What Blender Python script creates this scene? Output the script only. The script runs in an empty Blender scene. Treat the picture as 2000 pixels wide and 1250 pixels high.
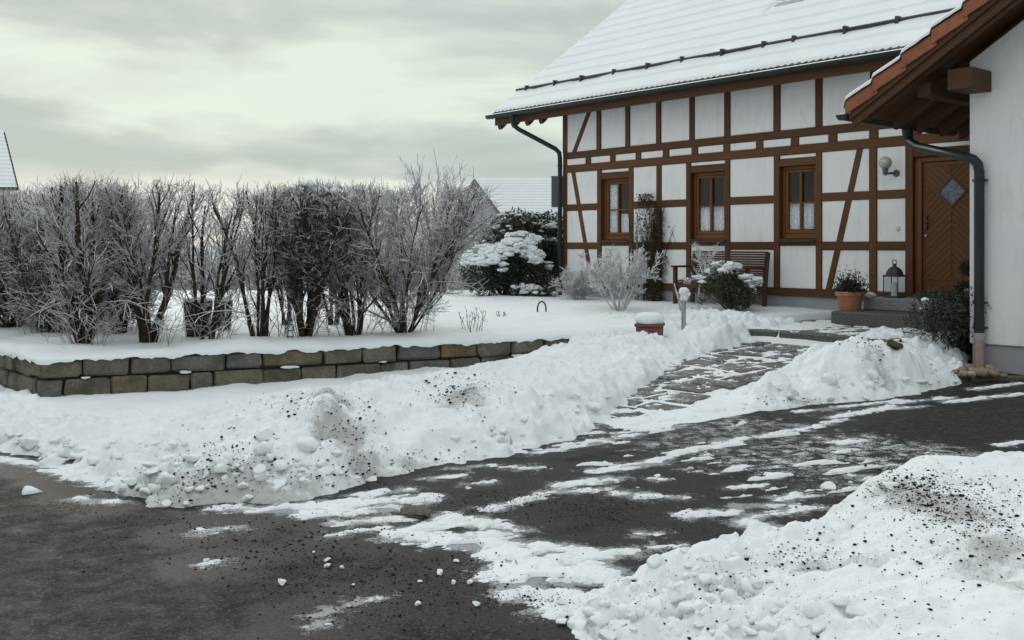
import bpy, bmesh, math, random
import numpy as np
from mathutils import Vector, Matrix

# ------------------------------------------------------------------ camera, sky, sun, exposure
scene = bpy.context.scene
col = scene.collection
R = math.radians

cam_d = bpy.data.cameras.new('camera')
cam_d.lens = 35.0
cam_d.sensor_width = 36.0
cam_d.shift_y = -0.073
cam_d.clip_start = 0.05
cam_d.clip_end = 3000
cam = bpy.data.objects.new('camera', cam_d)
cam.location = (0, 0, 1.6)
cam.rotation_euler = (R(90), 0, 0)
col.objects.link(cam)
scene.camera = cam

SUN_EL, SUN_AZ = 21.0, -26.0            # azimuth measured from +Y (view direction) to the right
sun_d = bpy.data.lights.new('sun', 'SUN')
sun_d.energy = 0.8
sun_d.angle = R(14)
sun_d.color = (1.0, 0.93, 0.84)
sun = bpy.data.objects.new('sun', sun_d)
sv = Vector((math.sin(R(SUN_AZ)) * math.cos(R(SUN_EL)), math.cos(R(SUN_AZ)) * math.cos(R(SUN_EL)), math.sin(R(SUN_EL))))
sun.rotation_euler = sv.to_track_quat('Z', 'Y').to_euler()
col.objects.link(sun)

world = bpy.data.worlds.new('World')
scene.world = world
world.use_nodes = True
nt = world.node_tree
nt.nodes.clear()
def wn(t, **kw):
    n = nt.nodes.new(t)
    for k, v in kw.items():
        setattr(n, k, v)
    return n
w_out = wn('ShaderNodeOutputWorld')
w_bg = wn('ShaderNodeBackground')
w_bg.inputs['Strength'].default_value = 0.1
w_sky = wn('ShaderNodeTexSky', sky_type='NISHITA', sun_disc=False)
w_sky.sun_elevation = R(SUN_EL)
w_sky.sun_rotation = R(SUN_AZ)
w_tc = wn('ShaderNodeTexCoord')
w_sep = wn('ShaderNodeSeparateXYZ')
nt.links.new(w_tc.outputs['Generated'], w_sep.inputs[0])
# cloud decks: noise on the direction vector, stretched along the horizon
w_map = wn('ShaderNodeMapping')
w_map.inputs['Scale'].default_value = (2.7, 2.7, 10.0)
w_map.inputs['Location'].default_value = (0.30, 0.3, 1.55)
nt.links.new(w_tc.outputs['Generated'], w_map.inputs['Vector'])
w_n1 = wn('ShaderNodeTexNoise')
w_n1.inputs['Scale'].default_value = 1.45
w_n1.inputs['Detail'].default_value = 5.0
w_n1.inputs['Roughness'].default_value = 0.52
w_n1.inputs['Distortion'].default_value = 0.35
nt.links.new(w_map.outputs[0], w_n1.inputs['Vector'])
w_r1 = wn('ShaderNodeValToRGB')
el = w_r1.color_ramp.elements
el[0].position = 0.36; el[0].color = (0.490, 0.562, 0.520, 1)
el[1].position = 0.66; el[1].color = (0.765, 0.862, 0.752, 1)
e = el.new(0.46); e.color = (0.565, 0.625, 0.585, 1)
e = el.new(0.53); e.color = (0.655, 0.712, 0.650, 1)
w_rb = wn('ShaderNodeValToRGB')                 # cloud cover by height above the horizon
el = w_rb.color_ramp.elements
for i_, (p_, c_) in enumerate([(0.0, .62), (.300, .33)]):
    el[i_].position = p_; el[i_].color = (c_, c_, c_, 1)
for p_, c_ in [(.058, .60), (.072, .30), (.108, .34), (.128, .64), (.165, .66), (.20, .44), (.24, .40)]:
    e = el.new(p_); e.color = (c_, c_, c_, 1)
w_nz = wn('ShaderNodeTexNoise')                 # ragged edges of the layers
w_nz.inputs['Scale'].default_value = 4.5; w_nz.inputs['Detail'].default_value = 5.0
w_mz = wn('ShaderNodeMapping'); w_mz.inputs['Scale'].default_value = (1, 1, 2.2)
nt.links.new(w_tc.outputs['Generated'], w_mz.inputs['Vector']); nt.links.new(w_mz.outputs[0], w_nz.inputs['Vector'])
w_za = wn('ShaderNodeMath', operation='MULTIPLY_ADD'); w_za.inputs[1].default_value = 0.13
nt.links.new(w_nz.outputs['Fac'], w_za.inputs[0]); nt.links.new(w_sep.outputs['Z'], w_za.inputs[2])
w_zb = wn('ShaderNodeMath', operation='SUBTRACT'); w_zb.inputs[1].default_value = 0.065
nt.links.new(w_za.outputs[0], w_zb.inputs[0]); nt.links.new(w_zb.outputs[0], w_rb.inputs['Fac'])
w_ba = wn('ShaderNodeMath', operation='MULTIPLY_ADD'); w_ba.inputs[1].default_value = 0.62
nt.links.new(w_rb.outputs['Color'], w_ba.inputs[0]); nt.links.new(w_n1.outputs['Fac'], w_ba.inputs[2])
w_bs = wn('ShaderNodeMath', operation='SUBTRACT'); w_bs.inputs[1].default_value = 0.315
nt.links.new(w_ba.outputs[0], w_bs.inputs[0]); nt.links.new(w_bs.outputs[0], w_r1.inputs['Fac'])
# the clouds thin out in a pale warm strip above the horizon
w_r2 = wn('ShaderNodeValToRGB')
el = w_r2.color_ramp.elements
el[0].position = 0.0; el[0].color = (1, 1, 1, 1)
el[1].position = 0.072; el[1].color = (0, 0, 0, 1)
e = el.new(0.050); e.color = (0.80, 0.80, 0.80, 1)
w_add = wn('ShaderNodeMath', operation='MULTIPLY_ADD')
nt.links.new(w_n1.outputs['Fac'], w_add.inputs[0])
w_add.inputs[1].default_value = 0.05
nt.links.new(w_sep.outputs['Z'], w_add.inputs[2])
w_sub = wn('ShaderNodeMath', operation='SUBTRACT')
nt.links.new(w_add.outputs[0], w_sub.inputs[0]); w_sub.inputs[1].default_value = 0.022
nt.links.new(w_sub.outputs[0], w_r2.inputs['Fac'])
w_m1 = wn('ShaderNodeMix', data_type='RGBA')
nt.links.new(w_r2.outputs['Color'], w_m1.inputs['Factor'])
nt.links.new(w_r1.outputs['Color'], w_m1.inputs['A'])
w_m1.inputs['B'].default_value = (0.840, 0.812, 0.765, 1)
# high, even grey overcast further up
w_r3 = wn('ShaderNodeValToRGB')
el = w_r3.color_ramp.elements
el[0].position = 0.25; el[0].color = (0, 0, 0, 1)
el[1].position = 0.60; el[1].color = (1, 1, 1, 1)
nt.links.new(w_sub.outputs[0], w_r3.inputs['Fac'])
w_m3 = wn('ShaderNodeMix', data_type='RGBA')
nt.links.new(w_r3.outputs['Color'], w_m3.inputs['Factor'])
nt.links.new(w_m1.outputs['Result'], w_m3.inputs['A'])
w_m3.inputs['B'].default_value = (1.060, 1.115, 1.135, 1)
w_sc = wn('ShaderNodeMix', data_type='RGBA', blend_type='MULTIPLY')
w_sc.inputs['Factor'].default_value = 1.0
nt.links.new(w_m3.outputs['Result'], w_sc.inputs['A'])
w_sc.inputs['B'].default_value = (10.0, 10.0, 10.0, 1)
w_m2 = wn('ShaderNodeMix', data_type='RGBA')
w_m2.inputs['Factor'].default_value = 0.975
nt.links.new(w_sky.outputs['Color'], w_m2.inputs['A'])
nt.links.new(w_sc.outputs['Result'], w_m2.inputs['B'])
nt.links.new(w_m2.outputs['Result'], w_bg.inputs['Color'])
nt.links.new(w_bg.outputs[0], w_out.inputs['Surface'])

vs = scene.view_settings
vs.view_transform = 'Standard'
vs.look = 'None'
vs.exposure = 0.0
vs.gamma = 1.0
vs.use_curve_mapping = False

# ------------------------------------------------------------------ survey: pixels of the photo <-> places
F, HX, HY, CZ = 1944.0, 1000.0, 479.0, 1.6
EU = np.array([0.64459725, -0.76452232])       # along the house front, to the right
EV = np.array([-0.76452232, -0.64459725])      # out of the house front, towards the street
L0 = np.array([1.07, 20.27])                   # left corner of the house front
HANG = math.atan2(EU[1], EU[0])

def onfront(px, py, v=0.0):
    """pixel -> (u, z) on the vertical plane v metres in front of the house front"""
    d = np.array([(px - HX) / F, 1.0])
    t = (v + L0 @ EV) / (d @ EV)
    return float((d * t - L0) @ EU), float(CZ + (HY - py) / F * t)
def fu(px, v=0.0):
    return onfront(px, 400, v)[0]
def gp(px, py, z):
    t = (CZ - z) * F / (py - HY)
    return ((px - HX) / F * t, t)
def at_depth(px, py, t):
    return ((px - HX) / F * t, t, CZ + (HY - py) / F * t)
def W(u, v, z):
    p = L0 + EU * u + EV * v
    return (float(p[0]), float(p[1]), float(z))
def uv(x, y):
    dx, dy = x - L0[0], y - L0[1]
    return dx * EU[0] + dy * EU[1], dx * EV[0] + dy * EV[1]

# ------------------------------------------------------------------ noise in numpy
def _h(ix, iy, s):
    n = (ix.astype(np.int64) * 374761393 + iy.astype(np.int64) * 668265263 + s * 982451653) & 0x7fffffff
    n = ((n ^ (n >> 13)) * 1274126177) & 0x7fffffff
    return ((n ^ (n >> 16)) & 0xffff) / 65535.0
def gnoise(x, y, s=0):
    x = np.asarray(x, float); y = np.asarray(y, float)
    ix, iy = np.floor(x), np.floor(y)
    fx, fy = x - ix, y - iy
    r = 0
    sx = fx * fx * fx * (fx * (fx * 6 - 15) + 10); sy = fy * fy * fy * (fy * (fy * 6 - 15) + 10)
    out = []
    for jy in (0, 1):
        for jx in (0, 1):
            a = _h(ix + jx, iy + jy, s) * 2 * math.pi
            out.append(np.cos(a) * (fx - jx) + np.sin(a) * (fy - jy))
    top = out[0] + sx * (out[1] - out[0]); bot = out[2] + sx * (out[3] - out[2])
    return (top + sy * (bot - top)) * 1.45
def fbm(x, y, octv=4, s=0, gain=0.5):
    r, a, f = 0, 1.0, 1.0
    for o in range(octv):
        r = r + a * gnoise(x * f + 17.3 * o, y * f - 9.1 * o, s + o)
        a *= gain; f *= 2.03
    return r
def worley(x, y, s=0):
    x = np.asarray(x, float); y = np.asarray(y, float)
    ix, iy = np.floor(x), np.floor(y)
    best = np.full(x.shape, 9.0)
    hid = np.zeros(x.shape)
    for jy in (-1, 0, 1):
        for jx in (-1, 0, 1):
            cx, cy = ix + jx, iy + jy
            d = np.hypot(cx + _h(cx, cy, s) - x, cy + _h(cx, cy, s + 7) - y)
            m = d < best
            best = np.where(m, d, best); hid = np.where(m, _h(cx, cy, s + 13), hid)
    return best, hid
def sstep(a, b, x):
    t = np.clip((x - a) / (b - a), 0, 1)
    return t * t * (3 - 2 * t)

# ------------------------------------------------------------------ materials
MATS = {}
def nmat(name):
    m = bpy.data.materials.new(name)
    m.use_nodes = True
    t = m.node_tree
    b = t.nodes['Principled BSDF']
    MATS[name] = m
    return m, t, b
def noise(t, scale, detail=4, rough=0.55, coord='Object', stretch=None, dist=0.0):
    tc = t.nodes.new('ShaderNodeTexCoord')
    n = t.nodes.new('ShaderNodeTexNoise')
    n.inputs['Scale'].default_value = scale
    n.inputs['Detail'].default_value = detail
    n.inputs['Roughness'].default_value = rough
    n.inputs['Distortion'].default_value = dist
    if stretch:
        mp = t.nodes.new('ShaderNodeMapping')
        mp.inputs['Scale'].default_value = stretch
        t.links.new(tc.outputs[coord], mp.inputs[0])
        t.links.new(mp.outputs[0], n.inputs['Vector'])
    else:
        t.links.new(tc.outputs[coord], n.inputs['Vector'])
    return n.outputs['Fac']
def ramp(t, fac, stops):
    r = t.nodes.new('ShaderNodeValToRGB')
    el = r.color_ramp.elements
    el[0].position, el[0].color = stops[0][0], (*stops[0][1], 1)
    el[1].position, el[1].color = stops[-1][0], (*stops[-1][1], 1)
    for p, c in stops[1:-1]:
        e = el.new(p); e.color = (*c, 1)
    t.links.new(fac, r.inputs['Fac'])
    return r.outputs['Color']
def mix(t, fac, a, b, mode='MIX'):
    m = t.nodes.new('ShaderNodeMix')
    m.data_type = 'RGBA'; m.blend_type = mode
    for key, v in (('Factor', fac), ('A', a), ('B', b)):
        if isinstance(v, (int, float)):
            m.inputs[key].default_value = v
        elif isinstance(v, tuple):
            m.inputs[key].default_value = (*v, 1)
        else:
            t.links.new(v, m.inputs[key])
    return m.outputs['Result']
def math_n(t, op, a, b=None, clamp=False):
    m = t.nodes.new('ShaderNodeMath'); m.operation = op; m.use_clamp = clamp
    for i, v in enumerate((a, b)):
        if v is None: continue
        if isinstance(v, (int, float)): m.inputs[i].default_value = v
        else: t.links.new(v, m.inputs[i])
    return m.outputs[0]
def bump(t, b, fac, strength=0.3, dist=0.01, prev=None):
    n = t.nodes.new('ShaderNodeBump')
    n.inputs['Strength'].default_value = strength
    n.inputs['Distance'].default_value = dist
    t.links.new(fac, n.inputs['Height'])
    if prev is not None: t.links.new(prev, n.inputs['Normal'])
    t.links.new(n.outputs[0], b.inputs['Normal'])
    return n.outputs[0]
def rnd_tint(t, colr, amt=0.25):
    oi = t.nodes.new('ShaderNodeObjectInfo')
    f = math_n(t, 'MULTIPLY_ADD', oi.outputs['Random'], amt * 2)
    m = f.node; m.inputs[2].default_value = 1.0 - amt
    return mix(t, 1.0, colr, f, 'MULTIPLY')
def simple(name, c1, c2, scale=8.0, rough=0.7, bs=None, bstr=0.3, bdist=0.004, stretch=None, detail=4, tint=0.0, spec=0.5, metallic=0.0):
    m, t, b = nmat(name)
    c = ramp(t, noise(t, scale, detail, stretch=stretch), [(0.3, c1), (0.7, c2)])
    if tint: c = rnd_tint(t, c, tint)
    t.links.new(c, b.inputs['Base Color'])
    b.inputs['Roughness'].default_value = rough
    b.inputs['Specular IOR Level'].default_value = spec
    b.inputs['Metallic'].default_value = metallic
    if bs: bump(t, b, noise(t, bs, 3, stretch=stretch), bstr, bdist)
    return m
def wood(name, c1, c2, axis='x', rough=0.62, tint=0.17, scale=3.0):
    st = {'x': (0.6, 14, 14), 'z': (14, 14, 0.6), 'y': (14, 0.6, 14)}[axis]
    m, t, b = nmat(name)
    n1 = noise(t, scale, 6, 0.6, stretch=st, dist=0.3)
    c = ramp(t, n1, [(0.25, c1), (0.5, tuple((p + q) / 2 for p, q in zip(c1, c2))), (0.75, c2)])
    c = rnd_tint(t, c, tint)
    t.links.new(c, b.inputs['Base Color'])
    b.inputs['Roughness'].default_value = rough
    b.inputs['Specular IOR Level'].default_value = 0.3
    bump(t, b, n1, 0.35, 0.003)
    return m
def frosted(name, bark1, bark2, thr=0.15, width=0.35, amount=1.0, rough=0.85, floor_=0.0):
    """bark with snow and hoar frost lying on whatever faces up"""
    m, t, b = nmat(name)
    bark = ramp(t, noise(t, 22, 3), [(0.3, bark1), (0.7, bark2)])
    g = t.nodes.new('ShaderNodeNewGeometry')
    s = t.nodes.new('ShaderNodeSeparateXYZ')
    t.links.new(g.outputs['Normal'], s.inputs[0])
    nz = noise(t, 9, 3)
    k = math_n(t, 'ADD', s.outputs['Z'], math_n(t, 'MULTIPLY', math_n(t, 'SUBTRACT', nz, 0.5), 1.3))
    mr = t.nodes.new('ShaderNodeMapRange')
    mr.interpolation_type = 'SMOOTHSTEP'
    mr.inputs['From Min'].default_value = thr
    mr.inputs['From Max'].default_value = thr + width
    mr.inputs['To Max'].default_value = amount
    t.links.new(k, mr.inputs['Value'])
    mr.inputs['To Min'].default_value = floor_
    c = mix(t, mr.outputs[0], bark, (0.82, 0.84, 0.87))
    t.links.new(c, b.inputs['Base Color'])
    b.inputs['Roughness'].default_value = rough
    b.inputs['Specular IOR Level'].default_value = 0.2
    return m

def make_snow(name, dirt_attr=False):
    m, t, b = nmat(name)
    c = ramp(t, noise(t, 1.3, 5), [(0.3, (0.700, 0.738, 0.752)), (0.7, (0.760, 0.787, 0.796))])
    n2 = noise(t, 28, 5, 0.65)
    if dirt_attr:
        at = t.nodes.new('ShaderNodeAttribute'); at.attribute_name = 'dirt'
        n3 = noise(t, 150, 3, 0.75)
        n4 = noise(t, 10, 4, 0.6)
        sp = math_n(t, 'MULTIPLY', math_n(t, 'ADD', n3, n4), 0.5)
        k = math_n(t, 'SUBTRACT', math_n(t, 'ADD', sp, math_n(t, 'MULTIPLY', at.outputs['Fac'], 0.46)), 0.66)
        k = math_n(t, 'MULTIPLY', k, 5.5, clamp=True)
        k = math_n(t, 'MULTIPLY', k, 0.55)
        c = mix(t, k, c, (0.16, 0.135, 0.11))
    t.links.new(c, b.inputs['Base Color'])
    b.inputs['Roughness'].default_value = 0.75
    b.inputs['Specular IOR Level'].default_value = 0.25
    p = bump(t, b, n2, 0.5, 0.018)
    bump(t, b, noise(t, 130, 3, 0.6), 0.35, 0.004, p)
    return m
SNOW = make_snow('snow')
SNOW_DIRTY = make_snow('snow_dirty', True)

def make_asphalt():
    m, t, b = nmat('asphalt')
    big = noise(t, 0.35, 3)
    c = ramp(t, big, [(0.3, (0.019, 0.0198, 0.021)), (0.55, (0.0225, 0.0218, 0.0208)), (0.75, (0.030, 0.0275, 0.0245))])
    tc = t.nodes.new('ShaderNodeTexCoord')
    vo = t.nodes.new('ShaderNodeTexVoronoi'); vo.inputs['Scale'].default_value = 95; t.links.new(tc.outputs['Object'], vo.inputs['Vector'])
    sep = t.nodes.new('ShaderNodeSeparateColor'); t.links.new(vo.outputs['Color'], sep.inputs[0])
    c = mix(t, 1.0, c, ramp(t, sep.outputs['Red'], [(0.0, (0.35, 0.35, 0.36)), (0.55, (0.95, 0.95, 0.95)), (0.85, (1.5, 1.47, 1.42)), (1.0, (3.4, 3.3, 3.1))]), 'MULTIPLY')
    g = noise(t, 210, 2, 0.7)
    c = mix(t, 1.0, c, ramp(t, g, [(0.32, (0.5, 0.5, 0.5)), (0.62, (1.2, 1.2, 1.2)), (0.78, (2.0, 2.0, 2.0))]), 'MULTIPLY')
    mid = noise(t, 7, 6, 0.7)
    c = mix(t, 1.0, c, ramp(t, mid, [(0.3, (0.72, 0.72, 0.72)), (0.7, (1.25, 1.25, 1.25))]), 'MULTIPLY')
    at = t.nodes.new('ShaderNodeAttribute'); at.attribute_name = 'frost'
    sp = math_n(t, 'MULTIPLY', math_n(t, 'ADD', noise(t, 70, 4, 0.75), noise(t, 9, 4, 0.6, dist=0.6)), 0.5)
    k = math_n(t, 'SUBTRACT', math_n(t, 'ADD', sp, math_n(t, 'MULTIPLY', at.outputs['Fac'], 0.34)), 0.66)
    k = math_n(t, 'MULTIPLY', k, 11.0, clamp=True)
    k = math_n(t, 'MULTIPLY', k, 0.72)
    c = mix(t, k, c, (0.70, 0.73, 0.75))
    t.links.new(c, b.inputs['Base Color'])
    r = ramp(t, noise(t, 6, 5, 0.7), [(0.35, (0.62, 0.62, 0.62)), (0.65, (0.85, 0.85, 0.85))])
    aw = t.nodes.new('ShaderNodeAttribute'); aw.attribute_name = 'wet'
    wk = math_n(t, 'ADD', aw.outputs['Fac'], math_n(t, 'MULTIPLY', math_n(t, 'SUBTRACT', noise(t, 2.2, 5, 0.65), 0.5), 1.5))
    wk = math_n(t, 'MULTIPLY', math_n(t, 'SUBTRACT', wk, 0.25), 3.0, clamp=True)
    r = mix(t, wk, r, (0.55, 0.55, 0.55))
    c = mix(t, math_n(t, 'MULTIPLY', wk, 0.45), c, (0.012, 0.012, 0.012))
    t.links.new(c, b.inputs['Base Color'])
    t.links.new(r, b.inputs['Roughness'])
    b.inputs['Specular IOR Level'].default_value = 0.16
    p = bump(t, b, sep.outputs['Green'], 0.7, 0.004)
    bump(t, b, g, 0.5, 0.003, p)
    return m
ASPHALT = make_asphalt()

def make_plaster(name, c1, c2, sc=130, st=0.6):
    m, t, b = nmat(name)
    c = ramp(t, noise(t, 1.1, 5, 0.6), [(0.3, c1), (0.7, c2)])
    g = noise(t, sc, 3, 0.7)
    c = mix(t, 1.0, c, ramp(t, g, [(0.3, (0.86, 0.86, 0.87)), (0.65, (1.04, 1.04, 1.04))]), 'MULTIPLY')
    sm = noise(t, 2.6, 6, 0.72, stretch=(2.2, 2.2, 0.5), dist=0.5)
    c = mix(t, ramp(t, sm, [(0.50, (0, 0, 0)), (0.78, (0.30, 0.30, 0.30))]), c, (0.36, 0.34, 0.31))
    t.links.new(c, b.inputs['Base Color'])
    b.inputs['Roughness'].default_value = 0.9
    b.inputs['Specular IOR Level'].default_value = 0.1
    bump(t, b, g, st, 0.004)
    return m
PLASTER = make_plaster('white_plaster', (0.79, 0.795, 0.80), (0.84, 0.84, 0.84))
PLASTER_G = make_plaster('rough_plaster', (0.72, 0.72, 0.745), (0.78, 0.78, 0.80), 70, 0.9)
PLINTH = make_plaster('grey_plinth', (0.30, 0.31, 0.34), (0.36, 0.37, 0.40), 120, 0.5)
TIMBER_X = wood('timber_rail_wood', (0.066, 0.025, 0.0098), (0.122, 0.051, 0.020), 'x')
TIMBER_Z = wood('timber_post_wood', (0.066, 0.025, 0.0098), (0.122, 0.051, 0.020), 'z')
OAK_Z = wood('window_wood_upright', (0.112, 0.040, 0.010), (0.185, 0.072, 0.019), 'z', 0.45, 0.05)
OAK_X = wood('window_wood_level', (0.112, 0.040, 0.010), (0.185, 0.072, 0.019), 'x', 0.45, 0.05)
EAVE_W = wood('eave_wood', (0.048, 0.021, 0.009), (0.090, 0.041, 0.016), 'x', 0.6, 0.1)
EAVE_Y = wood('eave_wood_deep', (0.045, 0.020, 0.009), (0.080, 0.036, 0.015), 'y', 0.6, 0.14)
DOORW = wood('door_wood', (0.088, 0.032, 0.0085), (0.145, 0.057, 0.015), 'x', 0.42, 0.10, 5.0)
BENCHW = wood('bench_wood', (0.050, 0.020, 0.012), (0.092, 0.038, 0.022), 'x', 0.55, 0.12)
GUTTER = simple('dark_green_metal', (0.010, 0.016, 0.0165), (0.019, 0.027, 0.027), 4, 0.42, tint=0.1, spec=0.3)
DKMETAL = simple('dark_metal', (0.020, 0.021, 0.023), (0.035, 0.036, 0.038), 12, 0.42)
RUST = simple('lantern_metal', (0.030, 0.024, 0.020), (0.055, 0.043, 0.034), 30, 0.6, 60, 0.3, 0.001)
STEEL = simple('brushed_steel', (0.30, 0.30, 0.31), (0.42, 0.42, 0.43), 20, 0.35, stretch=(20, 20, 0.5), metallic=0.8)
TILE = simple('clay_tile', (0.19, 0.066, 0.034), (0.33, 0.115, 0.058), 7, 0.75, 40, 0.3, 0.003, tint=0.16)
TILE_DK = simple('weathered_tile', (0.075, 0.052, 0.042), (0.13, 0.090, 0.070), 9, 0.8, 40, 0.3, 0.003, tint=0.2)
TERRA = simple('terracotta', (0.34, 0.135, 0.080), (0.46, 0.20, 0.125), 9, 0.8, 45, 0.3, 0.002)
TERRA_DK = simple('terracotta_dark', (0.115, 0.040, 0.034), (0.16, 0.060, 0.050), 9, 0.8, 45, 0.3, 0.002)
PIPE_PINK = simple('pipe_base_red', (0.30, 0.185, 0.185), (0.38, 0.24, 0.235), 14, 0.7)
ZINC = simple('zinc_collar', (0.28, 0.29, 0.31), (0.36, 0.37, 0.39), 14, 0.5)
LAMP_M = simple('lamp_metal', (0.085, 0.092, 0.105), (0.13, 0.138, 0.15), 12, 0.45)
GRANITE = simple('granite_step', (0.13, 0.135, 0.14), (0.30, 0.305, 0.31), 70, 0.8, 90, 0.4, 0.003, detail=5)
GRANITE_DK = simple('granite_dark', (0.045, 0.048, 0.045), (0.115, 0.118, 0.110), 40, 0.8, 60, 0.5, 0.004, detail=5)
EARTH = simple('wet_earth', (0.030, 0.024, 0.018), (0.07, 0.055, 0.04), 14, 0.9, 30, 0.5, 0.01)
KERB_M = simple('mossy_kerb', (0.055, 0.052, 0.040), (0.11, 0.10, 0.075), 20, 0.85, 50, 0.4, 0.003)
GRIT_M = simple('grit', (0.007, 0.006, 0.005), (0.030, 0.024, 0.019), 30, 0.9, spec=0.15)
GRIT_O = simple('grit_ochre', (0.08, 0.055, 0.03), (0.17, 0.12, 0.07), 30, 0.85)
WAX = simple('candle_wax', (0.62, 0.58, 0.50), (0.72, 0.68, 0.60), 6, 0.6)
WHITEP = simple('white_plastic', (0.70, 0.69, 0.66), (0.76, 0.75, 0.72), 4, 0.4)
CORE = simple('wall_core', (0.035, 0.036, 0.032), (0.07, 0.07, 0.06), 12, 0.95)
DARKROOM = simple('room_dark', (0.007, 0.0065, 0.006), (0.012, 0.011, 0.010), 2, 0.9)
SLATE = simple('slate_cladding', (0.045, 0.050, 0.058), (0.075, 0.080, 0.09), 10, 0.8)
FARWALL = simple('far_gable_boards', (0.16, 0.095, 0.075), (0.24, 0.15, 0.115), 6, 0.85, stretch=(6, 6, 0.4))
def make_stone():
    m, t, b = nmat('wall_stone')
    oi = t.nodes.new('ShaderNodeObjectInfo')
    base = ramp(t, oi.outputs['Random'], [(0.0, (0.165, 0.142, 0.098)), (0.3, (0.200, 0.186, 0.150)), (0.55, (0.150, 0.150, 0.140)), (0.8, (0.190, 0.164, 0.115)), (1.0, (0.235, 0.160, 0.080))])
    sp = noise(t, 75, 3, 0.75)
    c = mix(t, 1.0, base, ramp(t, sp, [(0.3, (0.45, 0.45, 0.46)), (0.55, (1.05, 1.05, 1.05)), (0.75, (1.9, 1.9, 1.9))]), 'MULTIPLY')
    mo = noise(t, 3.5, 5, 0.6)
    c = mix(t, ramp(t, mo, [(0.38, (0, 0, 0)), (0.66, (0.85, 0.85, 0.85))]), c, (0.062, 0.064, 0.038))
    wh = noise(t, 17, 4, 0.7)
    c = mix(t, ramp(t, wh, [(0.69, (0, 0, 0)), (0.73, (0.8, 0.8, 0.8))]), c, (0.75, 0.78, 0.80))
    t.links.new(c, b.inputs['Base Color'])
    b.inputs['Roughness'].default_value = 0.92
    p = bump(t, b, noise(t, 11, 6, 0.7), 1.0, 0.05)
    bump(t, b, sp, 0.5, 0.004, p)
    return m
STONE = make_stone()
def make_flag():
    m, t, b = nmat('flagstone')
    oi = t.nodes.new('ShaderNodeObjectInfo')
    base = ramp(t, oi.outputs['Random'], [(0.0, (0.055, 0.055, 0.052)), (0.5, (0.075, 0.073, 0.068)), (1.0, (0.10, 0.095, 0.085))])
    sp = noise(t, 55, 4, 0.7)
    c = mix(t, 1.0, base, ramp(t, sp, [(0.3, (0.55, 0.55, 0.55)), (0.7, (1.4, 1.4, 1.4))]), 'MULTIPLY')
    fr = math_n(t, 'MULTIPLY', math_n(t, 'ADD', noise(t, 5.5, 4, 0.6, 'Object'), noise(t, 45, 3, 0.7)), 0.5)
    c = mix(t, ramp(t, fr, [(0.52, (0, 0, 0)), (0.62, (0.7, 0.7, 0.7))]), c, (0.72, 0.75, 0.77))
    t.links.new(c, b.inputs['Base Color'])
    b.inputs['Roughness'].default_value = 0.6
    bump(t, b, noise(t, 16, 5, 0.65), 0.6, 0.012)
    return m
FLAG = make_flag()
def make_pebble():
    m, t, b = nmat('river_pebble')
    oi = t.nodes.new('ShaderNodeObjectInfo')
    base = ramp(t, oi.outputs['Random'], [(0.0, (0.30, 0.22, 0.13)), (0.3, (0.20, 0.155, 0.11)), (0.55, (0.25, 0.23, 0.20)), (0.8, (0.38, 0.30, 0.20)), (1.0, (0.15, 0.115, 0.085))])
    c = mix(t, 1.0, base, ramp(t, noise(t, 25, 4), [(0.3, (0.6, 0.6, 0.6)), (0.7, (1.2, 1.2, 1.2))]), 'MULTIPLY')
    t.links.new(c, b.inputs['Base Color'])
    b.inputs['Roughness'].default_value = 0.55
    return m
PEBBLE = make_pebble()
def make_leaf(name, c1, c2, snow_amt=0.5, thr=0.55):
    m, t, b = nmat(name)
    c = ramp(t, noise(t, 3.5, 3), [(0.3, c1), (0.7, c2)])
    if snow_amt:
        g = t.nodes.new('ShaderNodeNewGeometry'); s = t.nodes.new('ShaderNodeSeparateXYZ')
        t.links.new(g.outputs['Normal'], s.inputs[0])
        k = math_n(t, 'ADD', math_n(t, 'ABSOLUTE', s.outputs['Z']), math_n(t, 'MULTIPLY', math_n(t, 'SUBTRACT', noise(t, 5, 3), 0.5), 1.6))
        mr = t.nodes.new('ShaderNodeMapRange')
        mr.inputs['From Min'].default_value = thr + 0.35; mr.inputs['From Max'].default_value = thr + 0.6
        mr.inputs['To Max'].default_value = snow_amt
        t.links.new(k, mr.inputs['Value'])
        c = mix(t, mr.outputs[0], c, (0.8, 0.83, 0.85))
    t.links.new(c, b.inputs['Base Color'])
    b.inputs['Roughness'].default_value = 0.55
    return m
TUBW = wood('tub_wood', (0.018, 0.014, 0.008), (0.045, 0.034, 0.020), 'z', 0.8)
LEAF_YEW = make_leaf('yew_needles', (0.010, 0.018, 0.010), (0.028, 0.045, 0.022), 0.10)
LEAF_BOX = make_leaf('box_leaves', (0.015, 0.024, 0.012), (0.045, 0.060, 0.026), 0.30)
LEAF_DK = make_leaf('dark_leaves', (0.008, 0.012, 0.007), (0.022, 0.030, 0.014), 0.12)
LEAF_DRY = make_leaf('dry_leaves', (0.030, 0.024, 0.012), (0.065, 0.050, 0.024), 0.3)
BARK_FROST = frosted('frosted_stems', (0.018, 0.013, 0.008), (0.050, 0.036, 0.023), 0.60, 0.3, 0.95)
TWIG_FROST = frosted('frosted_twigs', (0.060, 0.047, 0.042), (0.14, 0.115, 0.11), 0.0, 0.45, 1.0, floor_=0.14)
TWIG_WHITE = frosted('snowy_twigs', (0.075, 0.055, 0.050), (0.15, 0.115, 0.105), -0.15, 0.5, 1.0, floor_=0.32)
TWIG_DARK = frosted('dark_twigs', (0.030, 0.024, 0.017), (0.075, 0.058, 0.042), 0.30, 0.45, 0.95)
TWIG_FAR = frosted('far_frosted_twigs', (0.16, 0.14, 0.135), (0.28, 0.25, 0.245), -0.2, 0.6, 1.0)
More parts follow.
